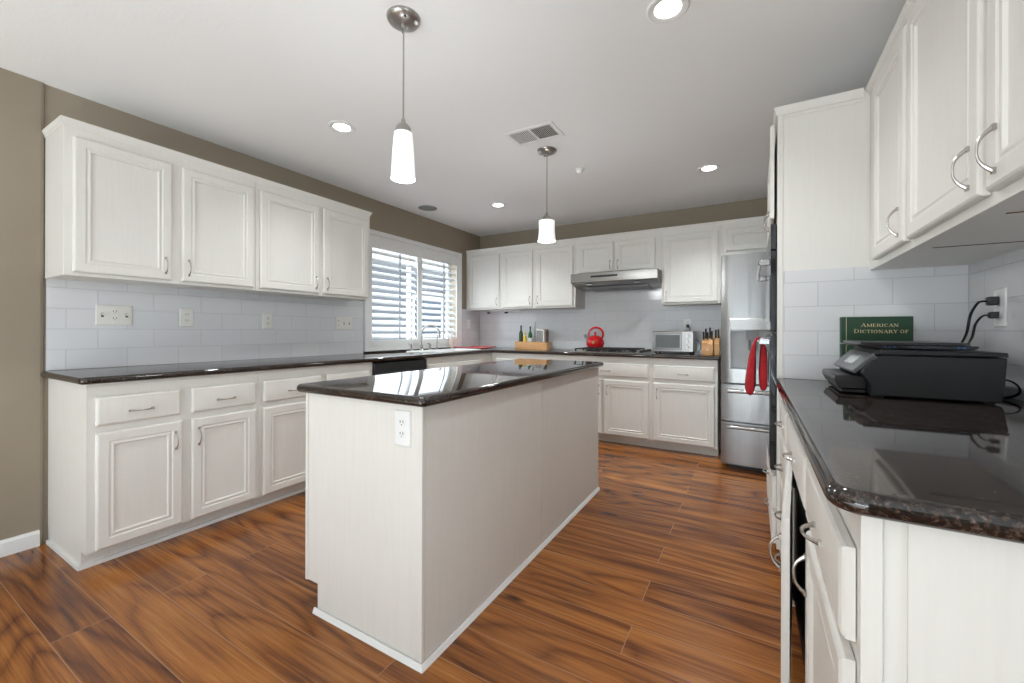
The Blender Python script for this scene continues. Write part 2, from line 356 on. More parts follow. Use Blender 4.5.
# tiled backsplashes
def backs(name, b, mat): struct(MB().box(*b).build(name, mat, smooth=False, origin=(0, 0, 0)))
backs('tile_backsplash_left', (XL+0.0005, XL+0.010, 0.664, 2.750, CT+0.001, UZ0+0.01), 'tileL')
backs('tile_backsplash_corner', (XL+0.0005, XL+0.010, 4.305, YB-0.001, CT+0.001, UZ0+0.01), 'tileL')
backs('tile_backsplash_back', (XL+0.011, -0.262, YB-0.010, YB-0.0005, CT+0.001, 1.80), 'tileB')
backs('tile_backsplash_panel', (0.125, XR-0.011, TY-0.009, TY-0.0005, CT+0.001, 1.424), 'tileT')
backs('tile_backsplash_right', (XR-0.010, XR-0.0005, 0.63, TY-0.0005, CT+0.001, UZ0-0.004), 'tileR')

# ---------------------------------------------------------------- kitchen window with shutters
win = bpy.data.objects.new('window_1', None); C.objects.link(win); win.location = (XL, 3.53, 0.93); WL[win.name] = Vector(win.location); struct(win)
mb = MB(); F = frame('+x', XL+0.001)
def ringbox(mb, F, u0, u1, v0, v1, t, w0, w1):
    boxF(mb, F, u0, u0+t, v0, v1, w0, w1); boxF(mb, F, u1-t, u1, v0, v1, w0, w1)
    boxF(mb, F, u0+t, u1-t, v0, v0+t, w0, w1); boxF(mb, F, u0+t, u1-t, v1-t, v1, w0, w1)
ringbox(mb, F, 2.757, 4.295, 0.935, 2.137, 0.045, 0, 0.020)
ringbox(mb, F, 2.757, 4.295, 0.935, 2.137, 0.012, 0.020, 0.028)
mb.build('window_frame', 'trim', win, bevel=0.002)
mb = MB(); boxF(mb, F, 2.75, 4.30, CT+0.002, 0.934, 0, 0.030); mb.build('window_sill', 'granite', win)
for (y0, y1, ry) in ((2.803, 3.530, 3.219), (3.533, 4.250, 3.945)):
    pf = MB(); a0, a1 = (2.848, 3.496) if y0 < 3 else (3.567, 4.206)
    boxF(pf, F, y0, a0, 0.981, 2.09, 0.0, 0.016); boxF(pf, F, a1, y1, 0.981, 2.09, 0.0, 0.016)
    boxF(pf, F, a0, a1, 0.981, 1.046, 0.0, 0.016); boxF(pf, F, a0, a1, 1.967, 2.09, 0.0, 0.016)
    p = pf.build('shutter_panel', 'trim', win, bevel=0.0015)
    lv = MB(); n = 13; pitch = (1.967-1.046)/n; ang = math.radians(41)
    for i in range(n):
        zc = 1.046+pitch*(i+0.5); hw = 0.034; cx = XL-0.022
        pr = []
        for k in range(10):
            tt = 2*PI*k/10; px_, pz_ = hw*math.cos(tt), 0.0048*math.sin(tt)
            pr.append((cx+px_*math.cos(ang)+pz_*math.sin(ang), zc-px_*math.sin(ang)+pz_*math.cos(ang)))
        lv.prism(pr, 'y', a0+0.003, a1-0.003)
    lv.build('louvers', 'louver', p)
    MB().box(XL+0.012, XL+0.024, ry-0.006, ry+0.006, 1.055, 1.955).build('tilt_rod', 'rod', p, bevel=0.002)
MB().box(XL-0.150, XL-0.146, WY0, WY1, WZ0, WZ1).build('glass_pane', 'pane', win)
mb = MB(); Fo = frame('+x', XL-0.165); ringbox(mb, Fo, WY0, WY1, WZ0, WZ1, 0.04, 0, 0.03); boxF(mb, Fo, 3.505, 3.545, WZ0+0.04, WZ1-0.04, 0, 0.03)
mb.build('sash', 'trim', win)
# unseen rear glazed doors and an added side window, both letting light in
def plainwin(name, F, u0, u1, v0, v1, nd):
    w = bpy.data.objects.new(name, None); C.objects.link(w); w.location = F((u0+u1)/2, v0, 0); WL[w.name] = Vector(w.location); struct(w)
    mb = MB(); ringbox(mb, F, u0, u1, v0, v1, 0.06, 0, 0.06)
    for i in range(1, nd):
        u = u0+(u1-u0)*i/nd; boxF(mb, F, u-0.03, u+0.03, v0+0.06, v1-0.06, 0, 0.06)
    mb.build('window_frame', 'trim', w)
    mb = MB(); boxF(mb, F, u0+0.06, u1-0.06, v0+0.06, v1-0.06, 0.028, 0.032); mb.build('glass_pane', 'pane', w)
plainwin('window_2', frame('+y', -4.09), -2.8, 0.4, 0.0, 2.2, 2)
plainwin('window_3', frame('-x', 3.53), -2.9, 0.4, 0.45, 2.15, 3)  # side window added as a light opening, never in view
# what stands outside the kitchen window
wallbox('ground', [(-14, -3.46, -8, 14, -0.25, -0.13)], 'gnd')
nh = root('neighbor_house', (-8.5, 4.5, -0.12), 'grey neighbouring house glimpsed through the shutter louvers', 'house')
mb = MB(); mb.box(-9.5, -7.0, -1.0, 12.0, -0.12, 2.55)
for k in range(18): mb.box(-7.0, -6.985, -1.0, 12.0, 0.0+k*0.14, 0.012+k*0.14)
mb.build('wall', 'stucco', nh)
MB().prism([(-9.8, 2.551), (-6.6, 2.551), (-8.2, 3.3)], 'y', -1.3, 12.3).build('roof', 'roof', nh)
for yy in (7.3, 9.4):
    f = MB(); ringbox(f, frame('+x', -6.984), yy, yy+1.1, 0.9, 2.0, 0.06, 0, 0.04); fo = f.build('window_frame', 'trim', nh)
    boxF(MB(), frame('+x', -6.984), yy+0.06, yy+1.04, 0.96, 1.94, 0.005, 0.015).build('window_pane', 'glassd', nh)

# ---------------------------------------------------------------- cabinets
def pull(parent, F, u, v, vertical=True, ln=0.044, w0=0.020, mat='nickel', h=0.024):
    pts = []; rs = []
    for i in range(13):
        t = i/12; a = (t*2-1)
        w = w0+0.003+h*(1-abs(a)**2.6)
        pts.append(F(u, v+a*ln, w) if vertical else F(u+a*ln, v, w)); rs.append(0.0027+0.0024*abs(a)**2)
    mb = MB().tube(pts, rs, 8, 0.8 if vertical else 1.2)
    for a in (-1, 1):
        if vertical: boxF(mb, F, u-0.005, u+0.005, v+a*ln-0.006, v+a*ln+0.006, w0+0.0002, w0+0.006)
        else: boxF(mb, F, u+a*ln-0.006, u+a*ln+0.006, v-0.005, v+0.005, w0+0.0002, w0+0.006)
    return mb.build('handle', mat, parent)
def door(parent, F, u0, u1, v0, v1, h=None, name='door', hz=None, st=0.052, ho=0.032):
    rg = [(0, 0.0015), (0, 0.013), (0.003, 0.0175), (0.008, 0.0205), (st-0.008, 0.0205), (st-0.004, 0.0165), (st+0.002, 0.0165), (st+0.007, 0.019), (st+0.012, 0.0185), (st+0.016, 0.011)]
    if min(u1-u0, v1-v0) < 0.2: rg = [(i*0.75, w) for i, w in rg]
    mb = MB().rings(F, u0, u1, v0, v1, rg)
    d = mb.build(name, 'cab', parent, origin=F(u0, v0, 0), ang=20)
    if h is not None: pull(d, F, u0+ho if h == 'lo' else u1-ho, hz, True)
    return d
def drawer(parent, F, u0, u1, v0, v1, handle=True, hu=None):
    rg = [(0, 0.0015), (0, 0.013), (0.004, 0.0175), (0.011, 0.0205), (0.016, 0.0195), (0.020, 0.0205)]
    mb = MB().rings(F, u0, u1, v0, v1, rg)
    d = mb.build('drawer', 'cab', parent, origin=F(u0, v0, 0), ang=20)
    if handle: pull(d, F, (u0+u1)/2 if hu is None else hu, (v0+v1)/2-0.012, False)
    return d
TK = 0.075
def base_body(parent, face, plane, back, u0, u1, z1=CB-0.001, near_panel=False):
    """carcass with toe-kick recess: profile in depth/height swept along the run"""
    s = {'+x': -1, '-x': 1, '-y': 1}[face]
    prof = [(plane, 0.088), (plane, z1), (back, z1), (back, 0.002), (plane+s*TK, 0.002), (plane+s*TK, 0.088)]
    ax = 'x' if face in ('-y',) else 'y'
    mb = MB()
    mb.prism(prof, ax, u0, u1)
    return mb.build('body', 'cab', parent, smooth=False)
g = 0.0008
DZ0, DZ1, WZA, WZB = 0.097, 0.650, 0.684, 0.819     # door and drawer heights
FL = frame('+x', LBF)
def center_of(face, plane, u0, u1, z=0):
    return (plane, (u0+u1)/2, z) if face != '-y' else ((u0+u1)/2, plane, z)

c = root('base_cabinet', (LBF-0.3, 1.06, 0), 'white base cabinet at the near end of the left wall, its side panel showing', 'cabinet', 'white base cabinets along the left wall')
base_body(c, '+x', LBF, XL+0.002, 0.674, 1.4495)
drawer(c, FL, 0.702, 1.035, WZA, WZB); drawer(c, FL, 1.087, 1.427, WZA, WZB)
door(c, FL, 0.702, 1.045, DZ0, DZ1, 'hi', hz=0.550); door(c, FL, 1.087, 1.430, DZ0, DZ1, 'lo', hz=0.550)
mb = MB(); mb.prism([(XL+0.03, 0.674), (XL+0.03, 0.661), (LBF-TK+0.013, 0.661), (LBF-TK+0.0132, 0.6745), (LBF-TK, 0.6738)], 'z', 0.001, 0.020)
mb.prism([(LBF-TK+0.0005, 0.6745), (LBF-TK+0.013, 0.6745), (LBF-TK+0.013, 1.449), (LBF-TK+0.0005, 1.449)], 'z', 0.001, 0.020)
mb.build('floor_trim', 'trim', c)
c = root('base_cabinet', (LBF-0.3, 1.9, 0), 'white base cabinet beside the black dishwasher, partly hidden by the island', 'cabinet', 'white base cabinets along the left wall')
base_body(c, '+x', LBF, XL+0.002, 1.4505, 2.349)
drawer(c, FL, 1.473, 1.875, WZA, WZB, hu=1.68); drawer(c, FL, 1.925, 2.325, WZA, WZB)
door(c, FL, 1.473, 1.875, DZ0, DZ1, 'hi', hz=0.550); door(c, FL, 1.925, 2.325, DZ0, DZ1, 'lo', hz=0.550)
MB().box(LBF-TK+0.0005, LBF-TK+0.013, 1.4505, 2.349, 0.001, 0.020).build('floor_trim', 'trim', c)
# dishwasher
c = root('dishwasher', (LBF-0.25, 2.665, 0), 'black dishwasher between white base cabinets under the left counter', 'dishwasher')
MB().box(XL+0.03, LBF-0.002, 2.352, 2.980, 0.10, 0.872).build('body', 'black', c)
MB().box(LBF-0.001, LBF+0.022, 2.354, 2.978, 0.12, 0.745).build('door', 'bgloss', c, bevel=0.003)
p = MB().box(LBF-0.001, LBF+0.024, 2.354, 2.978, 0.750, 0.872).build('control_panel', 'bmatte', c, bevel=0.004)
MB().box(LBF+0.0245, LBF+0.034, 2.40, 2.93, 0.768, 0.790).build('handle', 'black', c, bevel=0.003)
MB().box(LBF-0.10, LBF-0.08, 2.352, 2.980, 0.002, 0.098).build('kick_plate', 'black', c)
# sink base, blind corner
c = root('base_cabinet', (LBF-0.3, 3.55, 0), 'white sink base cabinet below the window, right of the black dishwasher', 'cabinet', 'white base cabinets along the left wall')
base_body(c, '+x', LBF, XL+0.002, 2.983, YB-0.002, z1=0.70)
MB().box(LBF-0.02, LBF, 2.983, BBF-0.001, 0.702, CB-0.001).build('face_frame', 'cab', c)
drawer(c, FL, 3.01, 3.90, WZA, WZB, handle=False)
door(c, FL, 3.01, 3.445, DZ0, DZ1, 'hi', hz=0.550); door(c, FL, 3.465, 3.90, DZ0, DZ1, 'lo', hz=0.550)
# back run
FB = frame('-y', BBF)
c = root('base_cabinet', (-2.2, BBF+0.3, 0), 'white base cabinet in the back left corner, hidden behind the island', 'cabinet', 'white base cabinets along the back wall')
base_body(c, '-y', BBF, YB-0.002, LBF+0.002, -1.742)
drawer(c, FB, -2.60, -2.20, WZA, WZB); drawer(c, FB, -2.17, -1.77, WZA, WZB); door(c, FB, -2.60, -2.20, DZ0, DZ1, 'hi', hz=0.545); door(c, FB, -2.17, -1.77, DZ0, DZ1, 'lo', hz=0.545)
c = root('base_cabinet', (-1.29, BBF+0.3, 0), 'white base cabinet under the gas cooktop at the back wall', 'cabinet', 'white base cabinets along the back wall')
base_body(c, '-y', BBF, YB-0.002, -1.7405, -0.8435)
drawer(c, FB, -1.715, -0.868, WZA, WZB); door(c, FB, -1.715, -1.325, DZ0, DZ1, 'hi', hz=0.545); door(c, FB, -1.303, -0.866, DZ0, DZ1, 'lo', hz=0.545)
c = root('base_cabinet', (-0.55, BBF+0.3, 0), 'white base cabinet next to the refrigerator, one drawer over one door', 'cabinet', 'white base cabinets along the back wall')
base_body(c, '-y', BBF, YB-0.002, -0.8425, -0.268)
drawer(c, FB, -0.820, -0.292, WZA, WZB); door(c, FB, -0.820, -0.290, DZ0, DZ1, 'lo', hz=0.545)

# uppers
def upper(label, grp, face, plane, back, u0, u1, z0, z1, doors, loc, crown=True, endcap=None, dz=None, cname='upper_cabinet', ho=0.032):
    c = root(cname, loc, label, 'cabinet', grp); F = frame(face, plane)
    mb = MB(); a = F(u0, z0, 0)
    dep = abs(back-plane)
    boxF(mb, F, u0, u1, z0, z1-0.001, -dep, 0)
    mb.build('body', 'cab', c, bevel=0.0015)
    if crown:
        mb = MB(); e0 = u0-(0.016 if endcap in ('lo', 'both') else 0); e1 = u1+(0.016 if endcap in ('hi', 'both') else 0)
        def band(v0, v1, w0, w1, m0, m1):
            q = lambda uu, v, w: F(uu, v, w)
            lo = [q(u0-(m0 if endcap in ('lo', 'both') else 0), v0, -dep), q(u1+(m0 if endcap in ('hi', 'both') else 0), v0, -dep), q(u1+(m0 if endcap in ('hi', 'both') else 0), v0, w0), q(u0-(m0 if endcap in ('lo', 'both') else 0), v0, w0)]
            hi = [q(u0-(m1 if endcap in ('lo', 'both') else 0), v1, -dep), q(u1+(m1 if endcap in ('hi', 'both') else 0), v1, -dep), q(u1+(m1 if endcap in ('hi', 'both') else 0), v1, w1), q(u0-(m1 if endcap in ('lo', 'both') else 0), v1, w1)]
            mb.hexa(lo, hi)
        band(z1-0.030, z1-0.017, 0.003, 0.005, 0.003, 0.005); band(z1-0.017, z1, 0.007, 0.016, 0.007, 0.014); band(z1, z1+0.005, 0.016, 0.016, 0.014, 0.014)
        mb.build('crown_moulding', 'cab', c)
    d0, d1 = dz or (UZ0+0.018, 2.112)
    for (a, b, h, hz) in doors: door(c, F, a, b, d0, d1, h, hz=hz, ho=ho)
    return c
GL = 'white wall cabinets on the left wall'; GB = 'white wall cabinets on the back wall'; GR = 'white wall cabinets on the right wall'
upper('white two-door wall cabinet at the near end of the left wall', GL, '+x', LUF, XL+0.001, 0.660, 1.5785, UZ0, UZ1,
      [(0.690, 1.100, 'hi', 1.512), (1.150, 1.562, 'lo', 1.512)], (LUF-0.15, 1.12, UZ0), endcap='lo')
upper('white two-door wall cabinet on the left wall next to the window', GL, '+x', LUF, XL+0.001, 1.5800, 2.562, UZ0, UZ1,
      [(1.604, 2.056, 'hi', 1.512), (2.090, 2.535, 'lo', 1.512)], (LUF-0.15, 2.07, UZ0), endcap='hi')
upper('white two-door wall cabinet in the back left corner, right of the window', GB, '-y', BUF, YB-0.011, XL+0.002, -2.2615, UZ0, UZ1,
      [(-3.225, -2.750, 'hi', 1.51), (-2.715, -2.280, 'hi', 1.51)], (-2.77, BUF+0.15, UZ0))
upper('white one-door wall cabinet left of the range hood', GB, '-y', BUF, YB-0.011, -2.2600, -1.7385, UZ0, UZ1,
      [(-2.240, -1.765, 'lo', 1.51)], (-2.0, BUF+0.15, UZ0))
upper('short white two-door wall cabinet over the range hood', GB, '-y', BUF, YB-0.011, -1.7370, -0.8065, 1.765, UZ1,
      [(-1.705, -1.302, 'hi', 1.862), (-1.283, -0.865, 'lo', 1.862)], (-1.29, BUF+0.15, 1.765), dz=(1.790, 2.112))
upper('white one-door wall cabinet between the range hood and the refrigerator', GB, '-y', BUF, YB-0.011, -0.8050, -0.2635, UZ0, UZ1,
      [(-0.787, -0.285, 'lo', 1.50)], (-0.55, BUF+0.15, UZ0))
upper('short white wall cabinet over the refrigerator', GB, '-y', BUF, YB-0.002, -0.2620, 0.748, 1.865, UZ1,
      [(-0.222, 0.235, None, None), (0.255, 0.72, None, None)], (0.24, BUF+0.15, 1.865), dz=(1.900, 2.112))
FR = frame('-x', RUF)
c = upper('narrow white one-door wall cabinet against the tall oven cabinet', GR, '-x', RUF, XR-0.001, 1.7865, TY-0.002, UZ0-0.006, UZ1+0.01,
      [(1.800, 2.205, 'lo', 1.507)], (0.6, 2.06, UZ0), dz=(1.432, 2.135), ho=0.05)
c = upper('large white two-door wall cabinet at the upper right, nearest the camera', GR, '-x', RUF, XR-0.001, 0.760, 1.7855, UZ0-0.006, UZ1+0.01,
      [(1.280, 1.770, 'lo', 1.507), (0.785, 1.252, 'hi', 1.507)], (0.6, 1.27, UZ0), dz=(1.432, 2.135), ho=0.045)
for yy in (1.36, 1.80): MB().box(RUF+0.05, XR-0.03, yy-0.002, yy+0.002, UZ0-0.0085, UZ0-0.0065).build('seam', 'dwood', c)

# right base run
FRB = frame('-x', RBF)
c = root('base_cabinet', (RBF+0.3, 1.0, 0), 'white base cabinet in the right foreground, drawer over door, side panel facing the camera', 'cabinet', 'white base cabinets along the right wall')
base_body(c, '-x', RBF, XR-0.002, 0.762, 1.2645)
drawer(c, FRB, 0.782, 1.243, 0.681, 0.819); door(c, FRB, 0.782, 1.243, DZ0, 0.652, 'hi', hz=0.555)
MB().box(RBF-0.0005, RBF+0.024, 0.7555, 0.7615, 0.10, CB-0.002).build('corner_stile', 'cab', c, bevel=0.0015)
MB().box(RBF+0.050, XR-0.004, 0.7575, 0.7615, 0.09, CB-0.002).build('side_panel', 'cab', c)
c = root('base_cabinet', (RBF+0.3, 1.6, 0), 'white base cabinet on the right with its door standing ajar', 'cabinet', 'white base cabinets along the right wall')
mb = MB(); Y0, Y1 = 1.2655, 1.9285
mb.box(RBF, XR-0.002, Y0, Y0+0.018, 0.088, CB-0.001); mb.box(RBF, XR-0.002, Y1-0.018, Y1, 0.088, CB-0.001)
mb.box(RBF+0.02, XR-0.002, Y0+0.018, Y1-0.018, 0.088, 0.106); mb.box(RBF, XR-0.002, Y0+0.018, Y1-0.018, 0.67, CB-0.001); mb.box(XR-0.012, XR-0.002, Y0+0.018, Y1-0.018, 0.106, 0.67)
mb.box(RBF+TK, RBF+TK+0.015, Y0, Y1, 0.002, 0.0875)
mb.build('body', 'cab', c)
MB().box(RBF+0.006, RBF+0.018, Y0+0.020, Y1-0.020, 0.108, 0.665).build('interior_shade_sheet', 'bmatte', c)  # black sheet standing in for the shade inside the open cabinet
drawer(c, FRB, 1.286, 1.905, 0.681, 0.819)
d = door(c, FRB, 1.290, 1.880, DZ0, 0.652, 'lo', hz=0.545)
# hinge side is the far edge: swing about (RBF, 1.88)
hx = Vector((RBF, 1.880, DZ0)); delta = hx-WL[d.name]
for v in d.data.vertices: v.co -= delta
d.location += delta
for ch in d.children: ch.location -= delta
d.rotation_euler = (0, 0, -math.radians(4.6))
for zz in (0.585, 0.165):
    mb = MB(); mb.box(RBF-0.0015, RBF+0.006, 1.862, 1.905, zz-0.03, zz+0.03); mb.box(RBF-0.012, RBF+0.006, 1.84, 1.862, zz-0.010, zz+0.010)
    mb.build('hinge', 'black', c, bevel=0.002)
c = root('drawer_cabinet', (RBF+0.3, 2.14, 0), 'white drawer base cabinet with stacked drawers beside the tall oven cabinet', 'cabinet', 'white base cabinets along the right wall')
base_body(c, '-x', RBF, XR-0.002, 1.9295, TY-0.002)
for a, b in ((0.681, 0.819), (0.470, 0.655), (0.262, 0.445), (0.097, 0.236)): drawer(c, FRB, 1.955, 2.320, a, b)

# tall oven cabinet
c = root('oven_cabinet', (0.43, 2.75, 0), 'tall white cabinet on the right that holds the built-in double oven', 'cabinet')
OX = 0.102; OY0, OY1 = TY, 3.165
mb = MB()
mb.box(OX, XR-0.002, OY0, OY0+0.02, 0.10, 2.20); mb.box(OX, XR-0.002, OY1-0.02, OY1, 0.10, 2.20)
mb.box(OX, XR-0.002, OY0+0.02, OY1-0.02, 0.10, 0.455); mb.box(OX, XR-0.002, OY0+0.02, OY1-0.02, 1.665, 2.20)
mb.box(OX+TK, XR-0.002, OY0, OY1, 0.002, 0.10)
mb.box(OX-0.0005, OX+0.022, OY0-0.0035, OY0, 0.93, 2.165)
mb.box(OX+0.022, RUF-0.03, OY0-0.0035, OY0, 2.150, 2.165)
mb.build('body', 'cab', c, bevel=0.001)
mb = MB()
mb.hexa([(OX-0.006, OY0-0.004, 2.168), (RUF-0.022, OY0-0.004, 2.168), (RUF-0.022, OY1, 2.168), (OX-0.006, OY1, 2.168)],
        [(OX-0.014, OY0-0.012, 2.206), (RUF-0.022, OY0-0.012, 2.206), (RUF-0.022, OY1, 2.206), (OX-0.014, OY1, 2.206)])
mb.build('crown_moulding', 'cab', c)
FO = frame('-x', OX)
d = door(c, FO, 2.372, 2.750, 1.690, 2.140, 'hi', hz=1.76); d2 = door(c, FO, 2.765, 3.140, 1.690, 2.140, 'lo', hz=1.76)
delta = Vector((OX, 2.750, 1.690))-WL[d.name]
for v in d.data.vertices: v.co -= delta
d.location += delta
for ch in d.children: ch.location -= delta
# hinged on the near edge normally; stands a finger open
d.rotation_euler = (0, 0, -math.radians(1.6))
for a, b in ((0.285, 0.440), (0.115, 0.262)): drawer(c, FO, 2.372, 3.140, a, b)

# built-in double oven
ov = root('double_oven', (0.4, 2.755, 0.458), 'black and steel built-in double wall oven seen edge-on beside the refrigerator', 'oven')
MB().box(OX-0.001+0.002, 0.66, OY0+0.024, OY1-0.024, 0.459, 1.660).build('body', 'black', ov)
def ovdoor(z0, z1, hz):
    d = MB().box(OX-0.027, OX-0.002, OY0+0.012, OY1-0.012, z0, z1).build('oven_door', 'bgloss', ov, bevel=0.003)
    MB().box(OX-0.030, OX-0.0275, OY0+0.06, OY1-0.06, z0+0.05, hz-0.06).build('window_pane', 'oveng', d)
    mb = MB(); yy0, yy1 = OY0+0.035, OY1-0.035
    mb.tube([(OX-0.070, yy0, hz), (OX-0.074, (yy0+yy1)/2, hz), (OX-0.070, yy1, hz)], 0.0105, 12)
    for yy in (yy0+0.01, yy1-0.01):
        mb.box(OX-0.074, OX-0.0275, yy-0.011, yy+0.011, hz-0.015, hz+0.015)
    mb.build('handle', 'chrome', d, bevel=0.003)
ovdoor(0.475, 1.125, 1.090); ovdoor(1.140, 1.530, 1.478)
p = MB().box(OX-0.027, OX-0.002, OY0+0.012, OY1-0.012, 1.534, 1.658).build('control_panel', 'bgloss', ov, bevel=0.003)
MB().box(OX-0.0285, OX-0.0275, 2.58, 2.93, 1.565, 1.625).build('display', 'grey', p)
MB().box(OX-0.022, OX-0.002, OY0+0.012, OY1-0.012, 0.459, 0.472).build('vent_trim', 'steel', ov)

# red towel folded over the lower oven handle: bulky front fall, shorter back fall
def towel_rows(path, y0, y1, wave, ph, m=14):
    vs = []; n = len(path)
    for i, (x, z, th) in enumerate(path):
        sgn = 1
        for j in range(m+1):
            t = j/m; yy = y0+(y1-y0)*t
            vs.append((x+wave*th*math.sin(t*9+ph+z*2), yy+0.004*math.sin(z*25+ph), z))
    fs = [(i*(m+1)+j, i*(m+1)+j+1, (i+1)*(m+1)+j+1, (i+1)*(m+1)+j) for i in range(n-1) for j in range(m)]
    return vs, fs
hz = 1.090; hxc = OX-0.072
P_out = [(OX-0.038, 0.835, 1), (OX-0.037, 0.90, 1), (OX-0.036, 1.0, .7), (OX-0.040, 1.06, .3), (hxc+0.019, 1.092, 0), (hxc+0.010, 1.108, 0), (hxc-0.006, 1.110, 0), (hxc-0.019, 1.098, 0), (hxc-0.032, 1.06, .3), (hxc-0.044, 1.0, .8), (hxc-0.056, 0.90, 1.2), (hxc-0.064, 0.805, 1.2)]
P_in = [(hxc-0.016, 0.805, 1), (hxc-0.015, 0.90, .8), (hxc-0.0145, 1.0, .4), (hxc-0.0140, 1.06, .1), (hxc-0.0135, 1.09, 0), (hxc-0.004, 1.1035, 0), (hxc+0.004, 1.1035, 0), (hxc+0.0135, 1.09, 0), (hxc+0.010, 1.06, .1), (hxc+0.005, 1.0, .2), (hxc+0.002, 0.90, .3), (hxc+0.001, 0.835, .3)]
y0, y1 = 2.43, 2.78
va, fa = towel_rows(P_out, y0, y1, 0.006, 0.5); vb, fb = towel_rows(P_in, y0, y1, 0.004, 2.0)
mb = MB(); mb.add(va+vb, fa+[tuple(q+len(va) for q in f) for f in fb]); n_ = len(P_out); m_ = 15
edges = []
for j in range(m_-1):
    a, b = (n_-1)*m_+j, (n_-1)*m_+j+1; c_, d_ = len(va)+j, len(va)+j+1; edges.append((a, b, d_, c_))
    a, b = j, j+1; c_, d_ = len(va)+(n_-1)*m_+j, len(va)+(n_-1)*m_+j+1; edges.append((a, b, d_, c_))
for i in range(n_-1):
    for jj in (0, m_-1):
        a, b = i*m_+jj, (i+1)*m_+jj; c_, d_ = len(va)+(n_-1-i)*m_+jj, len(va)+(n_-2-i)*m_+jj; edges.append((a, b, d_, c_))
mb.add([], []); mb.f += [list(e) for e in edges]; mb.m += [0]*len(edges)
o = mb.build('kitchen_towel', 'redcloth'); sb_ = o.modifiers.new('sub', 'SUBSURF'); sb_.levels = 1; sb_.render_levels = 1
tag(o, 'thick red kitchen towel folded over the lower oven handle', 'towel')

# ---------------------------------------------------------------- countertops
def rounded(poly, radii, n=8):
    out = []; k = len(poly)
    for i, (p, r) in enumerate(zip(poly, radii)):
        if r <= 0: out.append((p[0], p[1])); continue
        P = Vector(p); A = Vector(poly[i-1]); B = Vector(poly[(i+1) % k])
        a = (A-P).normalized(); b = (B-P).normalized(); ctr = P+(a+b)*r
        p0 = P+a*r; p1 = P+b*r
        a0 = math.atan2(p0.y-ctr.y, p0.x-ctr.x); a1 = math.atan2(p1.y-ctr.y, p1.x-ctr.x); d = (a1-a0+PI) % (2*PI)-PI
        for j in range(n+1):
            t = a0+d*j/n; out.append((ctr.x+r*math.cos(t), ctr.y+r*math.sin(t)))
    return out
def slab(name, poly, radii, exposed, label, z0=CB, z1=CT, cut=None):
    """granite slab with full bullnose on the exposed sides (counter-clockwise outline)"""
    k = len(poly); ex = []
    for i in range(k):
        a = poly[i]; b = poly[(i+1) % k]; ex.append(exposed((a[0]+b[0])/2, (a[1]+b[1])/2))
    Rb = (z1-z0)/2; rings = []
    for q in range(11):
        th = -PI/2+PI*q/10; ins = Rb*(1-math.cos(th)); z = (z0+z1)/2+Rb*math.sin(th)
        pp = []
        for i in range(k):
            P = Vector(poly[i]); A = Vector(poly[i-1]); B = Vector(poly[(i+1) % k])
            d1 = (P-A).normalized(); d2 = (B-P).normalized()
            n1 = Vector((-d1.y, d1.x)); n2 = Vector((-d2.y, d2.x))
            o_ = P+n1*(ins if ex[i-1] else 0)+n2*(ins if ex[i] else 0)
            pp.append((o_.x, o_.y))
        rr = []
        for i in range(k):
            P = Vector(poly[i]); cr = (P-Vector(poly[i-1])).cross(Vector(poly[(i+1) % k])-P)
            rr.append(0 if radii[i] <= 0 else (max(radii[i]-ins, 0.0008) if cr > 0 else radii[i]+ins))
        rings.append([(x, y, z) for x, y in rounded(pp, rr)])
    n = len(rings[0]); vs = [v for r_ in rings for v in r_]
    fs = [(q*n+i, q*n+(i+1) % n, (q+1)*n+(i+1) % n, (q+1)*n+i) for q in range(10) for i in range(n)]
    fs += [tuple(range(n))[::-1], tuple(range(10*n, 11*n))]
    me = bpy.data.meshes.new(name); me.from_pydata(vs, [], fs)
    bm = bmesh.new(); bm.from_mesh(me); bmesh.ops.remove_doubles(bm, verts=bm.verts, dist=1e-6)
    bmesh.ops.recalc_face_normals(bm, faces=bm.faces); bm.to_mesh(me); bm.free()
    me.materials.append(M['granite'])
    o = bpy.data.objects.new(name, me); C.objects.link(o)
    if cut:
        cm = MB().box(*cut); co = cm.build('cutter', 'granite', origin=(0, 0, 0), smooth=False)
        md = o.modifiers.new('b', 'BOOLEAN'); md.operation = 'DIFFERENCE'; md.solver = 'EXACT'; md.object = co
        dg = bpy.context.evaluated_depsgraph_get(); dg.update()
        nm = bpy.data.meshes.new_from_object(o.evaluated_get(dg)); o.modifiers.clear(); o.data = nm
        bpy.data.objects.remove(co)
    for p in o.data.polygons: p.use_smooth = True
    o.data.set_sharp_from_angle(angle=math.radians(30))
    return tag(o, label, 'countertop')
e = 1e-3
SX0, SX1, SY0, SY1 = -3.10, -2.76, 3.20, 3.98
slab('countertop', [(XL+0.001, 0.642), (LBF+0.035, 0.642), (LBF+0.035, BBF-0.035), (-0.262, BBF-0.035), (-0.262, YB-0.001), (XL+0.001, YB-0.001)],
     [0, 0.03, 0.02, 0, 0, 0], lambda x, y: not (x < XL+0.002 or y > YB-0.003), 'dark granite L-shaped countertop along the left and back walls', cut=(SX0, SX1, SY0, SY1, 0.8, 1.0))
slab('countertop', [(-1.628, 1.022), (-0.925, 1.022), (-0.925, 2.930), (-1.628, 2.930)], [0.025]*4, lambda x, y: True, 'glossy dark granite countertop on the white island')
slab('countertop', [(0.092, 0.722), (XR-0.001, 0.722), (XR-0.001, TY-0.001), (0.092, TY-0.001)], [0.045, 0, 0, 0],
     lambda x, y: not (x > XR-0.003 or y > TY-0.003), 'dark granite countertop at the right carrying the printer')

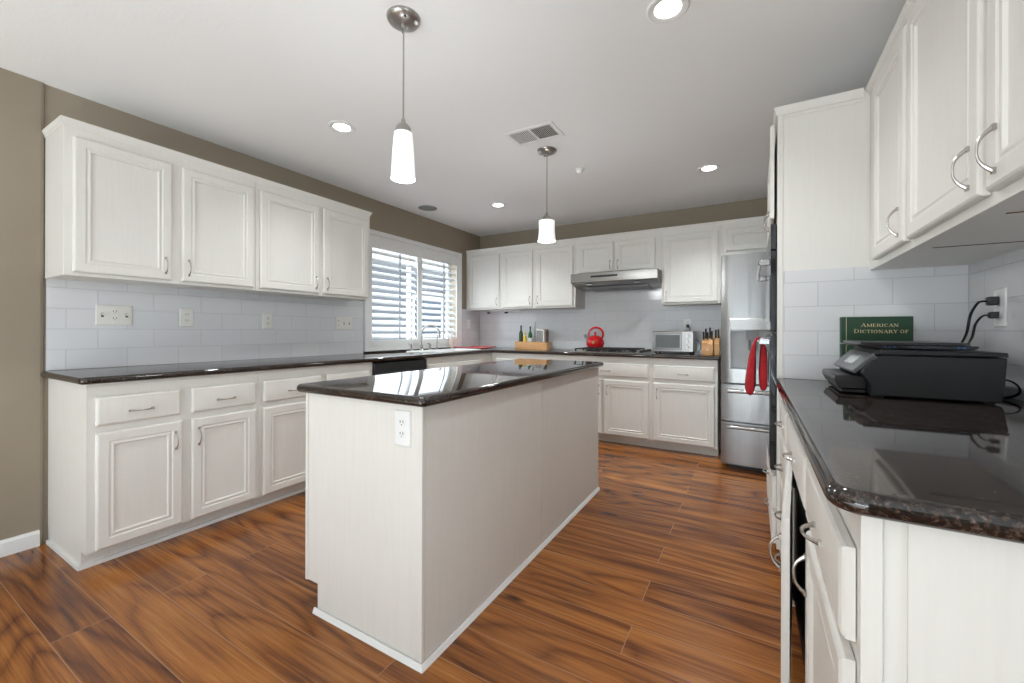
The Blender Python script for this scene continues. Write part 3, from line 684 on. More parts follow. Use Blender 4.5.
# ---------------------------------------------------------------- island
isl = root('island_cabinet', (-1.275, 1.97, 0), 'freestanding white kitchen island cabinet in the middle of the floor', 'kitchen island')
IX0, IX1, IY0, IY1 = -1.591, -0.9605, 1.0548, 2.893
mb = MB(); mb.prism([(IX0, 0.115), (IX0, CB-0.001), (IX1, CB-0.001), (IX1, 0.002), (IX0+TK, 0.002), (IX0+TK, 0.115)], 'y', IY0, IY1)
mb.build('body', 'cab', isl, smooth=False)
mb = MB()
MB().box(IX0-0.001, IX0+0.013, IY0-0.004, IY0-0.0003, 0.115, CB-0.002).build('corner_trim', 'cab', isl)
mb.box(IX1-0.020, IX1+0.001, IY0-0.004, IY0-0.0003, 0.022, CB-0.002)
mb.box(IX1+0.0003, IX1+0.004, IY0-0.004, IY0+0.010, 0.022, CB-0.002)
mb.build('corner_trim', 'cab', isl, bevel=0.001)
p = MB().box(IX1+0.0003, IX1+0.0035, IY0+0.012, 1.9655, 0.022, CB-0.002); p.build('side_panel', 'cab', isl, bevel=0.0008)
p = MB().box(IX1+0.0003, IX1+0.0035, 1.9685, IY1-0.002, 0.022, CB-0.002); p.build('side_panel', 'cab', isl, bevel=0.0008)
mb = MB(); h = 0.020
mb.add([(IX0+TK-0.012, IY0-0.016, 0.001), (IX1+0.017, IY0-0.016, 0.001), (IX1+0.017, IY1, 0.001), (IX1+0.004, IY1, 0.001), (IX1+0.004, IY0-0.004, 0.001), (IX0+TK-0.012, IY0-0.004, 0.001),
        (IX0+TK-0.012, IY0-0.009, h), (IX1+0.009, IY0-0.009, h), (IX1+0.009, IY1, h), (IX1+0.004, IY1, h), (IX1+0.004, IY0-0.004, h), (IX0+TK-0.012, IY0-0.004, h)],
       [(0, 1, 7, 6), (1, 2, 8, 7), (2, 3, 9, 8), (3, 4, 10, 9), (4, 5, 11, 10), (5, 0, 6, 11), (6, 7, 10, 11), (7, 8, 9, 10), (0, 5, 4, 1), (1, 4, 3, 2)])
mb.build('floor_trim', 'trim', isl)
FI = frame('-x', IX0)
for a, b in ((1.08, 1.66), (1.69, 2.27), (2.30, 2.87)):
    drawer(isl, FI, a, b, WZA, WZB); door(isl, FI, a, b, 0.125, DZ1, 'hi', hz=0.55)

# electrical plates: F-frame, kinds per gang
def plate(name, label, F, u0, u1, v0, v1, gangs, grp=None, mat='plate', parent=None):
    mb = MB().rings(F, u0, u1, v0, v1, [(0, 0.0004), (0, 0.003), (0.003, 0.006), (0.006, 0.0065)])
    o = mb.build(name, mat, parent, origin=F((u0+u1)/2, v0, 0) if parent is None else None, ang=20)
    if parent is None: tag(o, label, 'outlet' if 'outlet' in name else 'switch', grp)
    w = (u1-u0)/len(gangs); vm = (v0+v1)/2
    for i, k in enumerate(gangs):
        uc = u0+w*(i+0.5)
        if k == 'o':
            for dv in (-0.020, 0.020):
                mb = MB(); oct_ = [(uc+0.0165*math.cos(t*PI/6), vm+dv+0.0145*math.sin(t*PI/6)) for t in range(12)]
                vs = [F(a, b, 0.0066) for a, b in oct_]+[F(a, b, 0.0085) for a, b in oct_]
                mb.add(vs, [tuple(range(12)), tuple(range(12, 24))]+[(q, (q+1) % 12, 12+(q+1) % 12, 12+q) for q in range(12)])
                mb.mi = 1
                boxF(mb, F, uc-0.008, uc-0.005, vm+dv-0.001, vm+dv+0.008, 0.0084, 0.0089); boxF(mb, F, uc+0.005, uc+0.008, vm+dv-0.001, vm+dv+0.008, 0.0084, 0.0089)
                boxF(mb, F, uc-0.002, uc+0.002, vm+dv-0.009, vm+dv-0.005, 0.0084, 0.0089)
                mb.build('socket', [mat, 'slot'], o, smooth=False)
        elif k == 's':
            mb = MB(); boxF(mb, F, uc-0.006, uc+0.006, vm-0.012, vm+0.012, 0.0066, 0.0080)
            mb.mi = 1; boxF(mb, F, uc-0.0045, uc+0.0045, vm-0.002, vm+0.010, 0.0081, 0.016)
            mb.build('toggle', ['slot', mat], o)
        else:
            mb = MB(); boxF(mb, F, uc-0.016, uc+0.016, vm-0.033, vm+0.033, 0.0066, 0.0085); mb.build('rocker', mat, o)
    return o
FW = frame('+x', XL+0.0105)
plate('switch_plate', 'wide ivory three-gang switch plate on the left tiles, nearest the camera', FW, 0.856, 1.018, 1.167, 1.283, 'sos')
plate('wall_outlet', 'ivory double outlet on the left tiles between the two switch plates, nearer the camera', FW, 1.259, 1.335, 1.160, 1.282, 'o')
plate('wall_outlet', 'ivory double outlet on the left tiles below the second wall cabinet', FW, 1.790, 1.869, 1.150, 1.271, 'o')
plate('switch_plate', 'ivory switch plate on the left tiles right beside the window', FW, 2.438, 2.610, 1.146, 1.268, 'oss')
plate('wall_outlet', 'white outlet on the tiles in the corner right of the window', FW, 4.42, 4.50, 1.17, 1.29, 'o', mat='wplate')
plate('island_outlet', '', frame('-y', IY0-0.0003), -1.084, -1.010, 0.738, 0.862, 'o', mat='wplate', parent=isl)
plate('wall_outlet', 'white outlet on the back tiles above the toaster oven', frame('-y', YB-0.0105), -0.635, -0.552, 1.155, 1.275, 'o', mat='wplate')
rp = plate('wall_outlet', 'white outlet on the right wall holding two black plugs', frame('-x', XR-0.0105), 2.045, 2.125, 1.157, 1.290, 'o', mat='wplate')

# ---------------------------------------------------------------- sink and faucet
s = root('kitchen_sink', ((SX0+SX1)/2, 3.59, CT), 'white drop-in kitchen sink in the granite counter below the window', 'sink')
mb = MB(); i_ = 0.012
def bowl(mb, x0, x1, y0, y1, zt, zb):
    Fz = lambda u, v, w: (u, v, w)
    mb.rings(Fz, x0, x1, y0, y1, [(0, CT+0.0008), (0, CT+0.006), (0.005, CT+0.011), (0.024, CT+0.009), (0.028, CT+0.002), (0.036, zb), (0.036, zb)])
    return mb
bowl(mb, SX0-0.02, SX1+0.02, SY0-0.02, SY1+0.02, 0, 0.775)
me_ = mb.build('basin', 'wplate', s)
me_.data.polygons.foreach_get
bm = bmesh.new(); bm.from_mesh(me_.data)
bad = [f for f in bm.faces if all(abs(v.co.z-0.0008) < 1e-5 for v in f.verts)]
bmesh.ops.delete(bm, geom=bad, context='FACES'); bm.to_mesh(me_.data); bm.free()
MB().lathe((-2.93, 3.59, 0.777), [(0.0, 0), (0.04, 0), (0.043, 0.003), (0.0, 0.004)], 20, cap=False).build('drain', 'chrome', s)
fc = root('faucet', (-3.145, 3.46, CT), 'brushed nickel high-arc faucet behind the sink', 'faucet')
cz = CT+0.001
mb = MB(); mb.lathe((-3.165, 3.46, cz), [(0.026, 0), (0.026, 0.012), (0.018, 0.022), (0.016, 0.06), (0.012, 0.075)], 20); mb.build('base', 'nickel', fc)
pts = [(-3.165, 3.46, cz+0.07), (-3.165, 3.46, cz+0.19)]
for k in range(1, 13):
    a = PI*k/12; pts.append((-3.165+0.085*(1-math.cos(a))*1.0, 3.46+0.05*(1-math.cos(a)), cz+0.19+0.09*math.sin(a)))
pts.append((-2.995, 3.56, cz+0.15))
MB().tube(pts, [0.011]*(len(pts)-2)+[0.011, 0.013], 12).build('spout', 'nickel', fc)
for yy, sgn in ((3.31, -1), (3.60, -1)):
    mb = MB(); mb.lathe((-3.165, yy, cz), [(0.024, 0), (0.024, 0.010), (0.015, 0.020), (0.014, 0.055), (0.017, 0.065), (0.006, 0.075)], 18)
    mb.tube([(-3.165, yy, cz+0.066), (-3.150, yy+sgn*0.03, cz+0.078), (-3.140, yy+sgn*0.07, cz+0.080)], [0.007, 0.006, 0.005], 8)
    mb.build('handle', 'nickel', fc)
ft = root('water_filter_tap', (-3.165, 3.72, CT), 'thin chrome filter tap standing right of the kitchen faucet', 'faucet')
MB().lathe((-3.165, 3.72, cz), [(0.018, 0), (0.018, 0.008), (0.009, 0.014), (0.008, 0.035)], 16).build('base', 'nickel', ft)
pts = [(-3.165, 3.72, cz+0.03), (-3.165, 3.72, cz+0.17)]
for k in range(1, 9):
    a = PI*0.75*k/8; pts.append((-3.165+0.05*(1-math.cos(a)), 3.72+0.02*(1-math.cos(a)), cz+0.17+0.045*math.sin(a)))
MB().tube(pts, 0.0052, 8).build('spout', 'nickel', ft)
# soap, tray, mat
sp = root('soap_dispenser', (-3.17, 3.99, CT), 'pinkish beige soap pump bottle on the counter between the faucet and the red mat', 'soap dispenser')
MB().lathe((-3.17, 3.99, cz), [(0.026, 0), (0.030, 0.006), (0.030, 0.10), (0.022, 0.122), (0.012, 0.132), (0.012, 0.142)], 20).build('bottle', 'soap', sp)
mb = MB().lathe((-3.17, 3.99, cz+0.143), [(0.014, 0), (0.014, 0.012), (0.005, 0.014), (0.005, 0.045)], 14); mb.tube([(-3.175, 3.99, cz+0.187), (-3.14, 3.985, cz+0.190), (-3.125, 3.983, cz+0.182)], 0.006, 8); mb.build('pump', 'plate', sp)
mb = MB(); mb.box(-3.235, -3.125, 3.775, 3.93, cz, cz+0.006)
for b in ((-3.235, -3.231, 3.775, 3.93), (-3.129, -3.125, 3.775, 3.93), (-3.231, -3.129, 3.775, 3.779), (-3.231, -3.129, 3.926, 3.93)): mb.box(*b, cz+0.006, cz+0.018)
tag(mb.build('sponge_tray', 'black', bevel=0.001), 'small black tray behind the sink beside the faucet', 'tray')
mb = MB()
nx, ny = 10, 14; vs = []
for i in range(nx+1):
    for j in range(ny+1):
        x = -3.22+0.34*i/nx; y = 4.06+0.50*j/ny; vs.append((x, y, cz+0.007+0.004*math.sin(i*1.7+j)*math.sin(j*0.9)+(0.008 if j < 3 or j > 11 else 0)))
mb.add(vs, [(i*(ny+1)+j, i*(ny+1)+j+1, (i+1)*(ny+1)+j+1, (i+1)*(ny+1)+j) for i in range(nx) for j in range(ny)])
o = mb.build('dish_mat', 'pinkcloth'); md = o.modifiers.new('s', 'SOLIDIFY'); md.thickness = 0.009; md.offset = 0.6
tag(o, 'folded coral red dish drying mat in the counter corner right of the sink', 'mat')

# ---------------------------------------------------------------- hood, cooktop, kettle
hd = root('range_hood', (-1.29, 4.5, 1.63), 'stainless under-cabinet range hood above the gas cooktop', 'range hood')
HX0, HX1, HY = -1.728, -0.810, 4.255
mb = MB(); mb.prism([(HY, 1.762), (HY, 1.668), (HY+0.010, 1.662), (HY+0.12, 1.632), (YB-0.012, 1.612), (YB-0.012, 1.762)], 'x', HX0, HX1); mb.build('body', 'steelh', hd, smooth=False, bevel=0.002)
MB().box(-1.50, -1.21, HY-0.003, HY-0.0005, 1.712, 1.734).build('control_strip', 'black', hd, bevel=0.001)
mb = MB().prism([(HY+0.125, 1.6245), (YB-0.06, 1.608), (YB-0.06, 1.602), (HY+0.125, 1.6185)], 'x', -1.60, -0.94)
for k in range(22): mb.prism([(HY+0.13, 1.6183), (YB-0.065, 1.6018), (YB-0.065, 1.5990), (HY+0.13, 1.6155)], 'x', -1.59+k*0.03, -1.58+k*0.03)
mb.build('filter', 'grey', hd)
for xx in (-1.53, -1.02): MB().lathe((xx, HY+0.060, 1.636), [(0.0, 0), (0.030, 0), (0.030, 0.012)], 18, cap=False).build('lamp_lens', 'screen', hd)
ck = root('gas_cooktop', (-1.28, 4.42, CT), 'stainless gas cooktop with black cast iron grates below the range hood', 'cooktop')
KX0, KX1, KY0, KY1 = -1.665, -0.895, 4.150, 4.665
MB().rings(lambda u, v, w: (u, v, w), KX0, KX1, KY0, KY1, [(0, CT+0.0008), (0, CT+0.005), (0.006, CT+0.010), (0.02, CT+0.008)]).build('base', 'steelh', ck, ang=20)
for (x0, x1) in ((-1.645, -1.395), (-1.385, -1.165)):
    mb = MB(); zt = CT+0.040
    for yy in (4.175, 4.295, 4.41, 4.53, 4.645): mb.box(x0, x1, yy-0.005, yy+0.005, zt-0.010, zt)
    for xx in (x0+0.005, (x0+x1)/2, x1-0.005): mb.box(xx-0.005, xx+0.005, 4.17, 4.65, zt-0.010, zt)
    for xx in (x0+0.008, x1-0.008):
        for yy in (4.18, 4.41, 4.64): mb.box(xx-0.007, xx+0.007, yy-0.007, yy+0.007, CT+0.009, zt-0.009)
    mb.build('grate', 'iron', ck)
x0, x1 = -1.155, -1.02
mb = MB(); zt = CT+0.040
for yy in (4.175, 4.41, 4.645): mb.box(x0, x1, yy-0.005, yy+0.005, zt-0.010, zt)
for xx in (x0+0.005, x1-0.005):
    mb.box(xx-0.005, xx+0.005, 4.17, 4.65, zt-0.010, zt)
    for yy in (4.18, 4.64): mb.box(xx-0.006, xx+0.006, yy-0.006, yy+0.006, CT+0.009, zt-0.009)
mb.build('grate', 'iron', ck)
for (xx, yy) in ((-1.52, 4.29), (-1.52, 4.54), (-1.275, 4.29), (-1.275, 4.54), (-1.09, 4.41)):
    MB().lathe((xx, yy, CT+0.0085), [(0.045, 0), (0.045, 0.008), (0.032, 0.010), (0.032, 0.018), (0.0, 0.019)], 20, cap=False).build('burner', 'iron', ck)
for k in range(5): MB().lathe((-0.955, 4.21+k*0.095, CT+0.0085), [(0.021, 0), (0.019, 0.004), (0.017, 0.024), (0.0, 0.025)], 16, cap=False).build('knob', 'black', ck)
kx, ky, kz = -1.515, 4.46, CT+0.0405
kt = root('tea_kettle', (kx, ky, kz), 'red enamel tea kettle with arched red handle on the cooktop', 'kettle')
MB().lathe((kx, ky, kz), [(0.0, 0), (0.070, 0), (0.084, 0.006), (0.096, 0.030), (0.100, 0.055), (0.094, 0.085), (0.078, 0.110), (0.055, 0.124), (0.045, 0.127)], 32, cap=False).build('body', 'red', kt)
ld = MB().lathe((kx, ky, kz+0.127), [(0.046, 0), (0.044, 0.004), (0.020, 0.010), (0.008, 0.014), (0.008, 0.020), (0.013, 0.032), (0.012, 0.042), (0.006, 0.047), (0.0, 0.047)], 24, cap=False).build('lid', 'red', kt)
hp = []
for k in range(17):
    a = math.radians(200-220*k/16); hp.append((kx+0.006+0.090*math.cos(a), ky-0.02*math.cos(a), kz+0.148+0.076*math.sin(a)))
hp = [Vector((kx-0.070, ky+0.016, kz+0.108))]+[Vector(q) for q in hp]+[Vector((kx+0.078, ky-0.014, kz+0.102))]
MB().tube(hp, [0.008]+[0.009]*4+[0.012]*10+[0.012]*3+[0.009], 10).build('handle', 'red', kt)
MB().tube([(kx-0.078, ky, kz+0.085), (kx-0.105, ky-0.004, kz+0.118), (kx-0.122, ky-0.006, kz+0.140)], [0.024, 0.018, 0.020], 12).build('spout', 'grey', kt)
MB().lathe((kx+0.010, ky-0.0985, kz+0.058), [(0.014, -0.002), (0.012, 0.002)], 16, ax='y').build('emblem', 'brass', kt)

# ---------------------------------------------------------------- toaster oven
to = root('toaster_oven', (-0.66, 4.46, CT), 'stainless toaster oven on the back counter left of the knife blocks', 'toaster oven')
TX0, TX1, TY0, TY1, TZ0, TZ1 = -0.872, -0.487, 4.30, 4.60, CT+0.020, 1.143
mb = MB(); mb.box(TX0, TX1, TY0+0.012, TY1, TZ0, TZ1); mb.build('body', 'steelh', to, bevel=0.008)
MB().box(TX0+0.002, TX1-0.002, TY0+0.004, TY0+0.0115, TZ0+0.003, TZ1-0.004).build('front_frame', 'steelh', to, bevel=0.004)
d = MB().rings(lambda u, v, w: (u, TY0+0.004-w, v), TX0+0.018, -0.592, TZ0+0.022, TZ1-0.012, [(0, 0.0005), (0, 0.008), (0.003, 0.010), (0.012, 0.010), (0.014, 0.007)]).build('door', 'steel', to)
MB().box(TX0+0.036, -0.610, TY0-0.0055, TY0-0.0035, TZ0+0.040, TZ1-0.036).build('window_pane', 'oveng', d)
mb = MB().tube([(TX0+0.03, TY0-0.032, TZ1-0.018), (-0.602, TY0-0.032, TZ1-0.018)], 0.007, 10)
for xx in (TX0+0.04, -0.612): mb.box(xx-0.006, xx+0.006, TY0-0.032, TY0-0.0065, TZ1-0.022, TZ1-0.014)
mb.build('handle', 'dnickel', d)
for k in range(3): MB().lathe((-0.540, TY0+0.0035, TZ1-0.048-k*0.055), [(0.0, -0.024), (0.014, -0.024), (0.017, -0.002), (0.017, 0)], 18, ax='y', cap=False).build('knob', 'dnickel', to)
for xx in (TX0+0.03, TX1-0.03):
    for yy in (TY0+0.04, TY1-0.04): MB().lathe((xx, yy, CT+0.001), [(0.010, 0), (0.012, 0.0185)], 12).build('foot', 'black', to)
pts = [(TX1+0.002, 4.50, 1.06), (TX1+0.030, 4.49, 1.04), (TX1+0.045, 4.50, 0.99), (TX1+0.025, 4.53, 0.945), (TX1+0.0, 4.62, 0.93), (-0.53, 4.66, 0.99), (-0.560, 4.70, 1.12), (-0.575, 4.715, 1.185), (-0.585, 4.715, 1.195)]
def smooth_path(p, n=6):
    out = []; p = [Vector(q) for q in p]
    for i in range(len(p)-1):
        p0 = p[max(i-1, 0)]; p1 = p[i]; p2 = p[i+1]; p3 = p[min(i+2, len(p)-1)]
        for k in range(n):
            t = k/n; out.append(0.5*((2*p1)+(p2-p0)*t+(2*p0-5*p1+4*p2-p3)*t*t+(3*p1-p0-3*p2+p3)*t**3))
    out.append(p[-1]); return out
cd = MB().tube(smooth_path(pts), 0.0035, 8).build('power_cord', 'black', to)
MB().box(-0.605, -0.578, 4.703, 4.7255, 1.18, 1.215).build('plug', 'black', to, bevel=0.003)

# ---------------------------------------------------------------- knife blocks with knives
def kblock(x0, x1, y0, y1, h, label, slots, logo=False):
    r = root('knife_block', ((x0+x1)/2, (y0+y1)/2, CT), label, 'knife block', 'wooden knife blocks by the refrigerator')
    zb = CT+0.001
    MB().prism([(y0, zb), (y1, zb), (y1, zb+h+0.075), (y0+0.03, zb+h+0.035), (y0, zb+h)], 'x', x0, x1).build('block', 'block', r, bevel=0.002)
    if logo: MB().lathe(((x0+x1)/2, y0-0.0012, zb+0.055), [(0.009, 0), (0.009, 0.001)], 12, ax='y').build('emblem', 'red', r)
    return r
kblock(-0.415, -0.318, 4.30, 4.44, 0.105, 'wider wooden knife block with a small red mark, left of the refrigerator', 5, True)
kblock(-0.308, -0.266, 4.32, 4.44, 0.108, 'narrower wooden knife block squeezed against the refrigerator', 2)
def knife(x, y, z, ln, tilt, label, grp):
    r = root('kitchen_knife', (x, y, z), label, 'knife', grp); s_ = ln/0.085
    mb = MB(); mb.hexa([(x-0.007, y-0.010, z), (x+0.007, y-0.010, z), (x+0.007, y+0.010, z), (x-0.007, y+0.010, z)],
                       [(x-0.008, y-0.013, z+ln), (x+0.008, y-0.013, z+ln), (x+0.008, y+0.012, z+ln), (x-0.008, y+0.012, z+ln)])
    mb.build('handle', 'black', r, bevel=0.003)
    MB().box(x-0.0072, x+0.0072, y-0.0102, y+0.0102, z-0.004, z-0.0003).build('bolster', 'dnickel', r)
    r.rotation_euler = (tilt, 0, 0)
GK = 'black-handled knives in the wider block'
for i, (xx, yy, ln) in enumerate(((-0.402, 4.335, 0.075), (-0.384, 4.360, 0.095), (-0.366, 4.335, 0.070), (-0.348, 4.360, 0.105), (-0.330, 4.335, 0.080))):
    zt = CT+0.001+0.105+0.035+(yy-4.33)/0.11*0.04+0.006
    knife(xx, yy, zt-0.002, ln, math.radians(8), 'black-handled knife standing in the wider wooden block', GK)
for (xx, yy, ln) in ((-0.298, 4.360, 0.080), (-0.277, 4.360, 0.085)):
    knife(xx, yy, CT+0.001+0.108+0.035+0.016, ln, math.radians(8), 'black-handled knife standing in the narrower block by the refrigerator', 'black-handled knives in the narrower block')

# ---------------------------------------------------------------- bamboo boxes and bottles
def obox(x0, x1, y0, y1, h, label):
    zb = CT+0.001; t = 0.008; mb = MB()
    mb.box(x0, x1, y0, y0+t, zb, zb+h); mb.box(x0, x1, y1-t, y1, zb, zb+h); mb.box(x0, x0+t, y0+t, y1-t, zb, zb+h); mb.box(x1-t, x1, y0+t, y1-t, zb, zb+h); mb.box(x0+t, x1-t, y0+t, y1-t, zb, zb+0.006)
    tag(mb.build('wooden_box', 'bamboo', bevel=0.001), label, 'box', 'bamboo boxes on the back counter')
obox(-2.570, -2.424, 4.50, 4.625, 0.090, 'smaller bamboo box holding the dark oil bottle, left one of the two')
obox(-2.422, -2.128, 4.50, 4.625, 0.090, 'longer bamboo box holding green bottle and grater')
bz = CT+0.0075
def bottle(x, y, r, h, mat, label, capm='black', lab=None):
    rt = root('bottle', (x, y, bz), label, 'bottle')
    MB().lathe((x, y, bz), [(0.0, 0), (r*0.95, 0), (r, 0.004), (r, h*0.62), (r*0.85, h*0.70), (r*0.40, h*0.78), (r*0.36, h*0.9)], 20, cap=False).build('body', mat, rt)
    MB().lathe((x, y, bz+h*0.9), [(r*0.42, 0), (r*0.42, h*0.1), (0, h*0.1)], 14, cap=False).build('cap', capm, rt)
    if lab: MB().lathe((x, y, bz+h*0.2), [(r+0.0006, 0), (r+0.0006, h*0.28)], 20, cap=False).build('label', lab, rt)
bottle(-2.515, 4.560, 0.026, 0.285, 'bottle', 'tall dark olive oil bottle in the smaller bamboo box')
bottle(-2.457, 4.555, 0.024, 0.200, 'yellow', 'yellow oil bottle in the smaller bamboo box', 'yellow')
bottle(-2.385, 4.560, 0.025, 0.272, 'greenb', 'green glass bottle with a white label in the longer bamboo box', 'black', 'wplate')
r = root('whisk', (-2.325, 4.57, bz), 'thin steel whisk standing in the longer bamboo box', 'whisk')
mb = MB().tube([(-2.325, 4.57, bz+0.17), (-2.322, 4.57, bz+0.33)], 0.005, 8); mb.build('handle', 'chrome', r)
mb = MB()
for k in range(4):
    a = PI*k/4; p_ = [(-2.325+0.024*math.sin(PI*t/8)*math.cos(a), 4.57+0.024*math.sin(PI*t/8)*math.sin(a), bz+0.17-0.165*t/8) for t in range(9)]
    q_ = [(-2.325-0.024*math.sin(PI*t/8)*math.cos(a), 4.57-0.024*math.sin(PI*t/8)*math.sin(a), bz+0.17-0.165*t/8) for t in range(9)]
    mb.tube(p_, 0.0012, 5); mb.tube(q_, 0.0012, 5)
mb.build('wires', 'chrome', r)
r = root('box_grater', (-2.232, 4.57, bz), 'steel grater with a wooden top in the longer bamboo box', 'grater')
mb = MB().hexa([(-2.292, 4.535, bz), (-2.204, 4.535, bz), (-2.204, 4.605, bz), (-2.292, 4.605, bz)], [(-2.286, 4.541, bz+0.222), (-2.210, 4.541, bz+0.222), (-2.210, 4.599, bz+0.222), (-2.286, 4.599, bz+0.222)])
mb.mi = 1
for i in range(8):
    for j in range(5): mb.box(-2.281+j*0.0145, -2.273+j*0.0145, 4.5335+i*0.0007, 4.540+i*0.0007, bz+0.03+i*0.024, bz+0.040+i*0.024)
mb.build('blade', ['dnickel', 'slot'], r)
MB().box(-2.290, -2.206, 4.538, 4.602, bz+0.2225, bz+0.242).build('top_grip', 'plate', r, bevel=0.003)
tag(MB().box(-2.196, -2.180, 4.53, 4.61, bz, bz+0.235).build('cutting_board', 'wplate', bevel=0.003), 'thin white board standing between grater and pepper mill', 'board')
r = root('pepper_mill', (-2.157, 4.57, bz), 'dark brown wooden pepper mill at the right end of the longer bamboo box', 'pepper mill')
MB().lathe((-2.157, 4.57, bz), [(0.019, 0), (0.019, 0.02), (0.015, 0.07), (0.014, 0.13), (0.018, 0.17), (0.019, 0.185)], 18).build('body', 'dwood', r)
MB().lathe((-2.157, 4.57, bz+0.1852), [(0.019, 0), (0.019, 0.014), (0.012, 0.030), (0.015, 0.045), (0.006, 0.056)], 18).build('top', 'dwood', r)
# bar lamp with dark ends below the corner wall cabinet
r = root('under_cabinet_lamp', (-2.80, 4.60, 1.38), 'slim under-cabinet lamp with dark oval ends below the corner wall cabinet', 'lamp')
MB().box(-3.00, -2.55, 4.585, 4.615, 1.392, 1.4115).build('housing', 'wplate', r, bevel=0.002)
for xx in (-3.03, -2.76): MB().lathe((xx, 4.60, 1.366), [(0.010, 0), (0.026, 0.006), (0.026, 0.020), (0.012, 0.0255)], 18, sc2=(1, 0.7)).build('knob', 'black', r)

# ---------------------------------------------------------------- refrigerator
fr = root('refrigerator', (0.22, 4.28, 0), 'stainless steel refrigerator with water dispenser at the back right', 'refrigerator')
FY = 3.835; FX0, FX1 = -0.226, 0.688
MB().box(FX0+0.006, FX1-0.006, FY+0.075, YB-0.03, 0.03, 1.775).build('body', 'grey', fr, bevel=0.004)
def curved(x0, x1, z0, z1, name, cuts=None):
    n = 16; prof = []
    for k in range(n+1):
        t = k/n*2-1; x = x0+(x1-x0)*k/n; prof.append((x, FY+0.020*abs(t)**5+0.006*t*t))
    prof += [(x1, FY+0.070), (x0, FY+0.070)]
    mb = MB().prism(prof, 'z', z0, z1); return mb
SPL = 0.229
# left door built round the dispenser recess
DX0, DX1, DRZ0, DRZ1 = -0.158, 0.130, 0.835, 1.150
mb = curved(FX0, SPL, 0.722, 1.770, 'x'); dl = mb.build('door', 'steel', fr, ang=25)
ct_ = MB().box(DX0, DX1, FY-0.05, FY+0.050, DRZ0, DRZ1).build('cutter', 'steel', origin=(0, 0, 0), smooth=False)
md = dl.modifiers.new('b', 'BOOLEAN'); md.operation = 'DIFFERENCE'; md.solver = 'EXACT'; md.object = ct_
dg = bpy.context.evaluated_depsgraph_get(); dg.update(); nm = bpy.data.meshes.new_from_object(dl.evaluated_get(dg)); dl.modifiers.clear(); dl.data = nm; bpy.data.objects.remove(ct_)
dl.data.set_sharp_from_angle(angle=math.radians(25))
for p in dl.data.polygons: p.use_smooth = True
dp = MB().box(DX0+0.001, DX1-0.001, FY-0.004, FY+0.045, DRZ1-0.0, 1.245)
dp = MB().rings(lambda u, v, w: (u, FY+0.004-w, v), DX0, DX1, DRZ1+0.002, 1.245, [(0, 0.0), (0, 0.008), (0.003, 0.011)]).build('dispenser_panel', 'steelh', dl)
mb = MB(); mb.box(DX0+0.004, DX1-0.004, FY+0.044, FY+0.048, DRZ0+0.004, DRZ1-0.004); mb.box(DX0+0.004, DX1-0.004, FY+0.008, FY+0.044, DRZ0+0.002, DRZ0+0.010); mb.build('dispenser_recess', 'lgrey', dl)
mb = MB(); mb.box(-0.045, 0.045, FY+0.012, FY+0.043, DRZ1-0.075, DRZ1-0.002); mb.tube([(-0.02, FY+0.03, DRZ1-0.074), (-0.02, FY+0.034, DRZ1-0.16)], 0.008, 8); mb.tube([(0.025, FY+0.03, DRZ1-0.074), (0.025, FY+0.034, DRZ1-0.16)], 0.008, 8); mb.build('dispenser_spout', 'grey', dl)
def fbar(par, x, z0, z1):
    mb = MB().tube([(x, FY-0.042, z0), (x, FY-0.052, (z0+z1)/2), (x, FY-0.042, z1)], 0.011, 12)
    for zz in (z0+0.03, z1-0.03): mb.box(x-0.009, x+0.009, FY-0.045, FY+0.004, zz-0.012, zz+0.012)
    mb.build('handle', 'steel', par, bevel=0.002)
fbar(dl, SPL-0.035, 0.80, 1.70)
dr = curved(SPL+0.004, FX1, 0.722, 1.770, 'x').build('door', 'steel', fr, ang=25); fbar(dr, SPL+0.04, 0.80, 1.70)
for (z0, z1, hz) in ((0.405, 0.705, 0.655), (0.055, 0.395, 0.365)):
    d = curved(FX0, FX1, z0, z1, 'x').build('freezer_drawer', 'steel', fr, ang=25)
    mb = MB().tube([(FX0+0.05, FY-0.036, hz), (0.23, FY-0.050, hz), (FX1-0.05, FY-0.036, hz)], 0.014, 12)
    for xx in (FX0+0.08, FX1-0.08): mb.box(xx-0.012, xx+0.012, FY-0.040, FY+0.004, hz-0.010, hz+0.010)
    mb.build('handle', 'steelh', d, bevel=0.002)
MB().box(FX0+0.02, FX1-0.02, FY+0.03, FY+0.08, 0.707, 0.720).build('hinge_trim', 'black', fr)
for xx in (FX0+0.10, FX1-0.10): MB().lathe((xx, FY+0.13, 0.001), [(0.022, 0), (0.022, 0.0285)], 14).build('foot', 'black', fr)
MB().box(FX0+0.05, FX1-0.05, FY+0.09, FY+0.11, 0.004, 0.0295).build('kick_grille', 'black', fr)

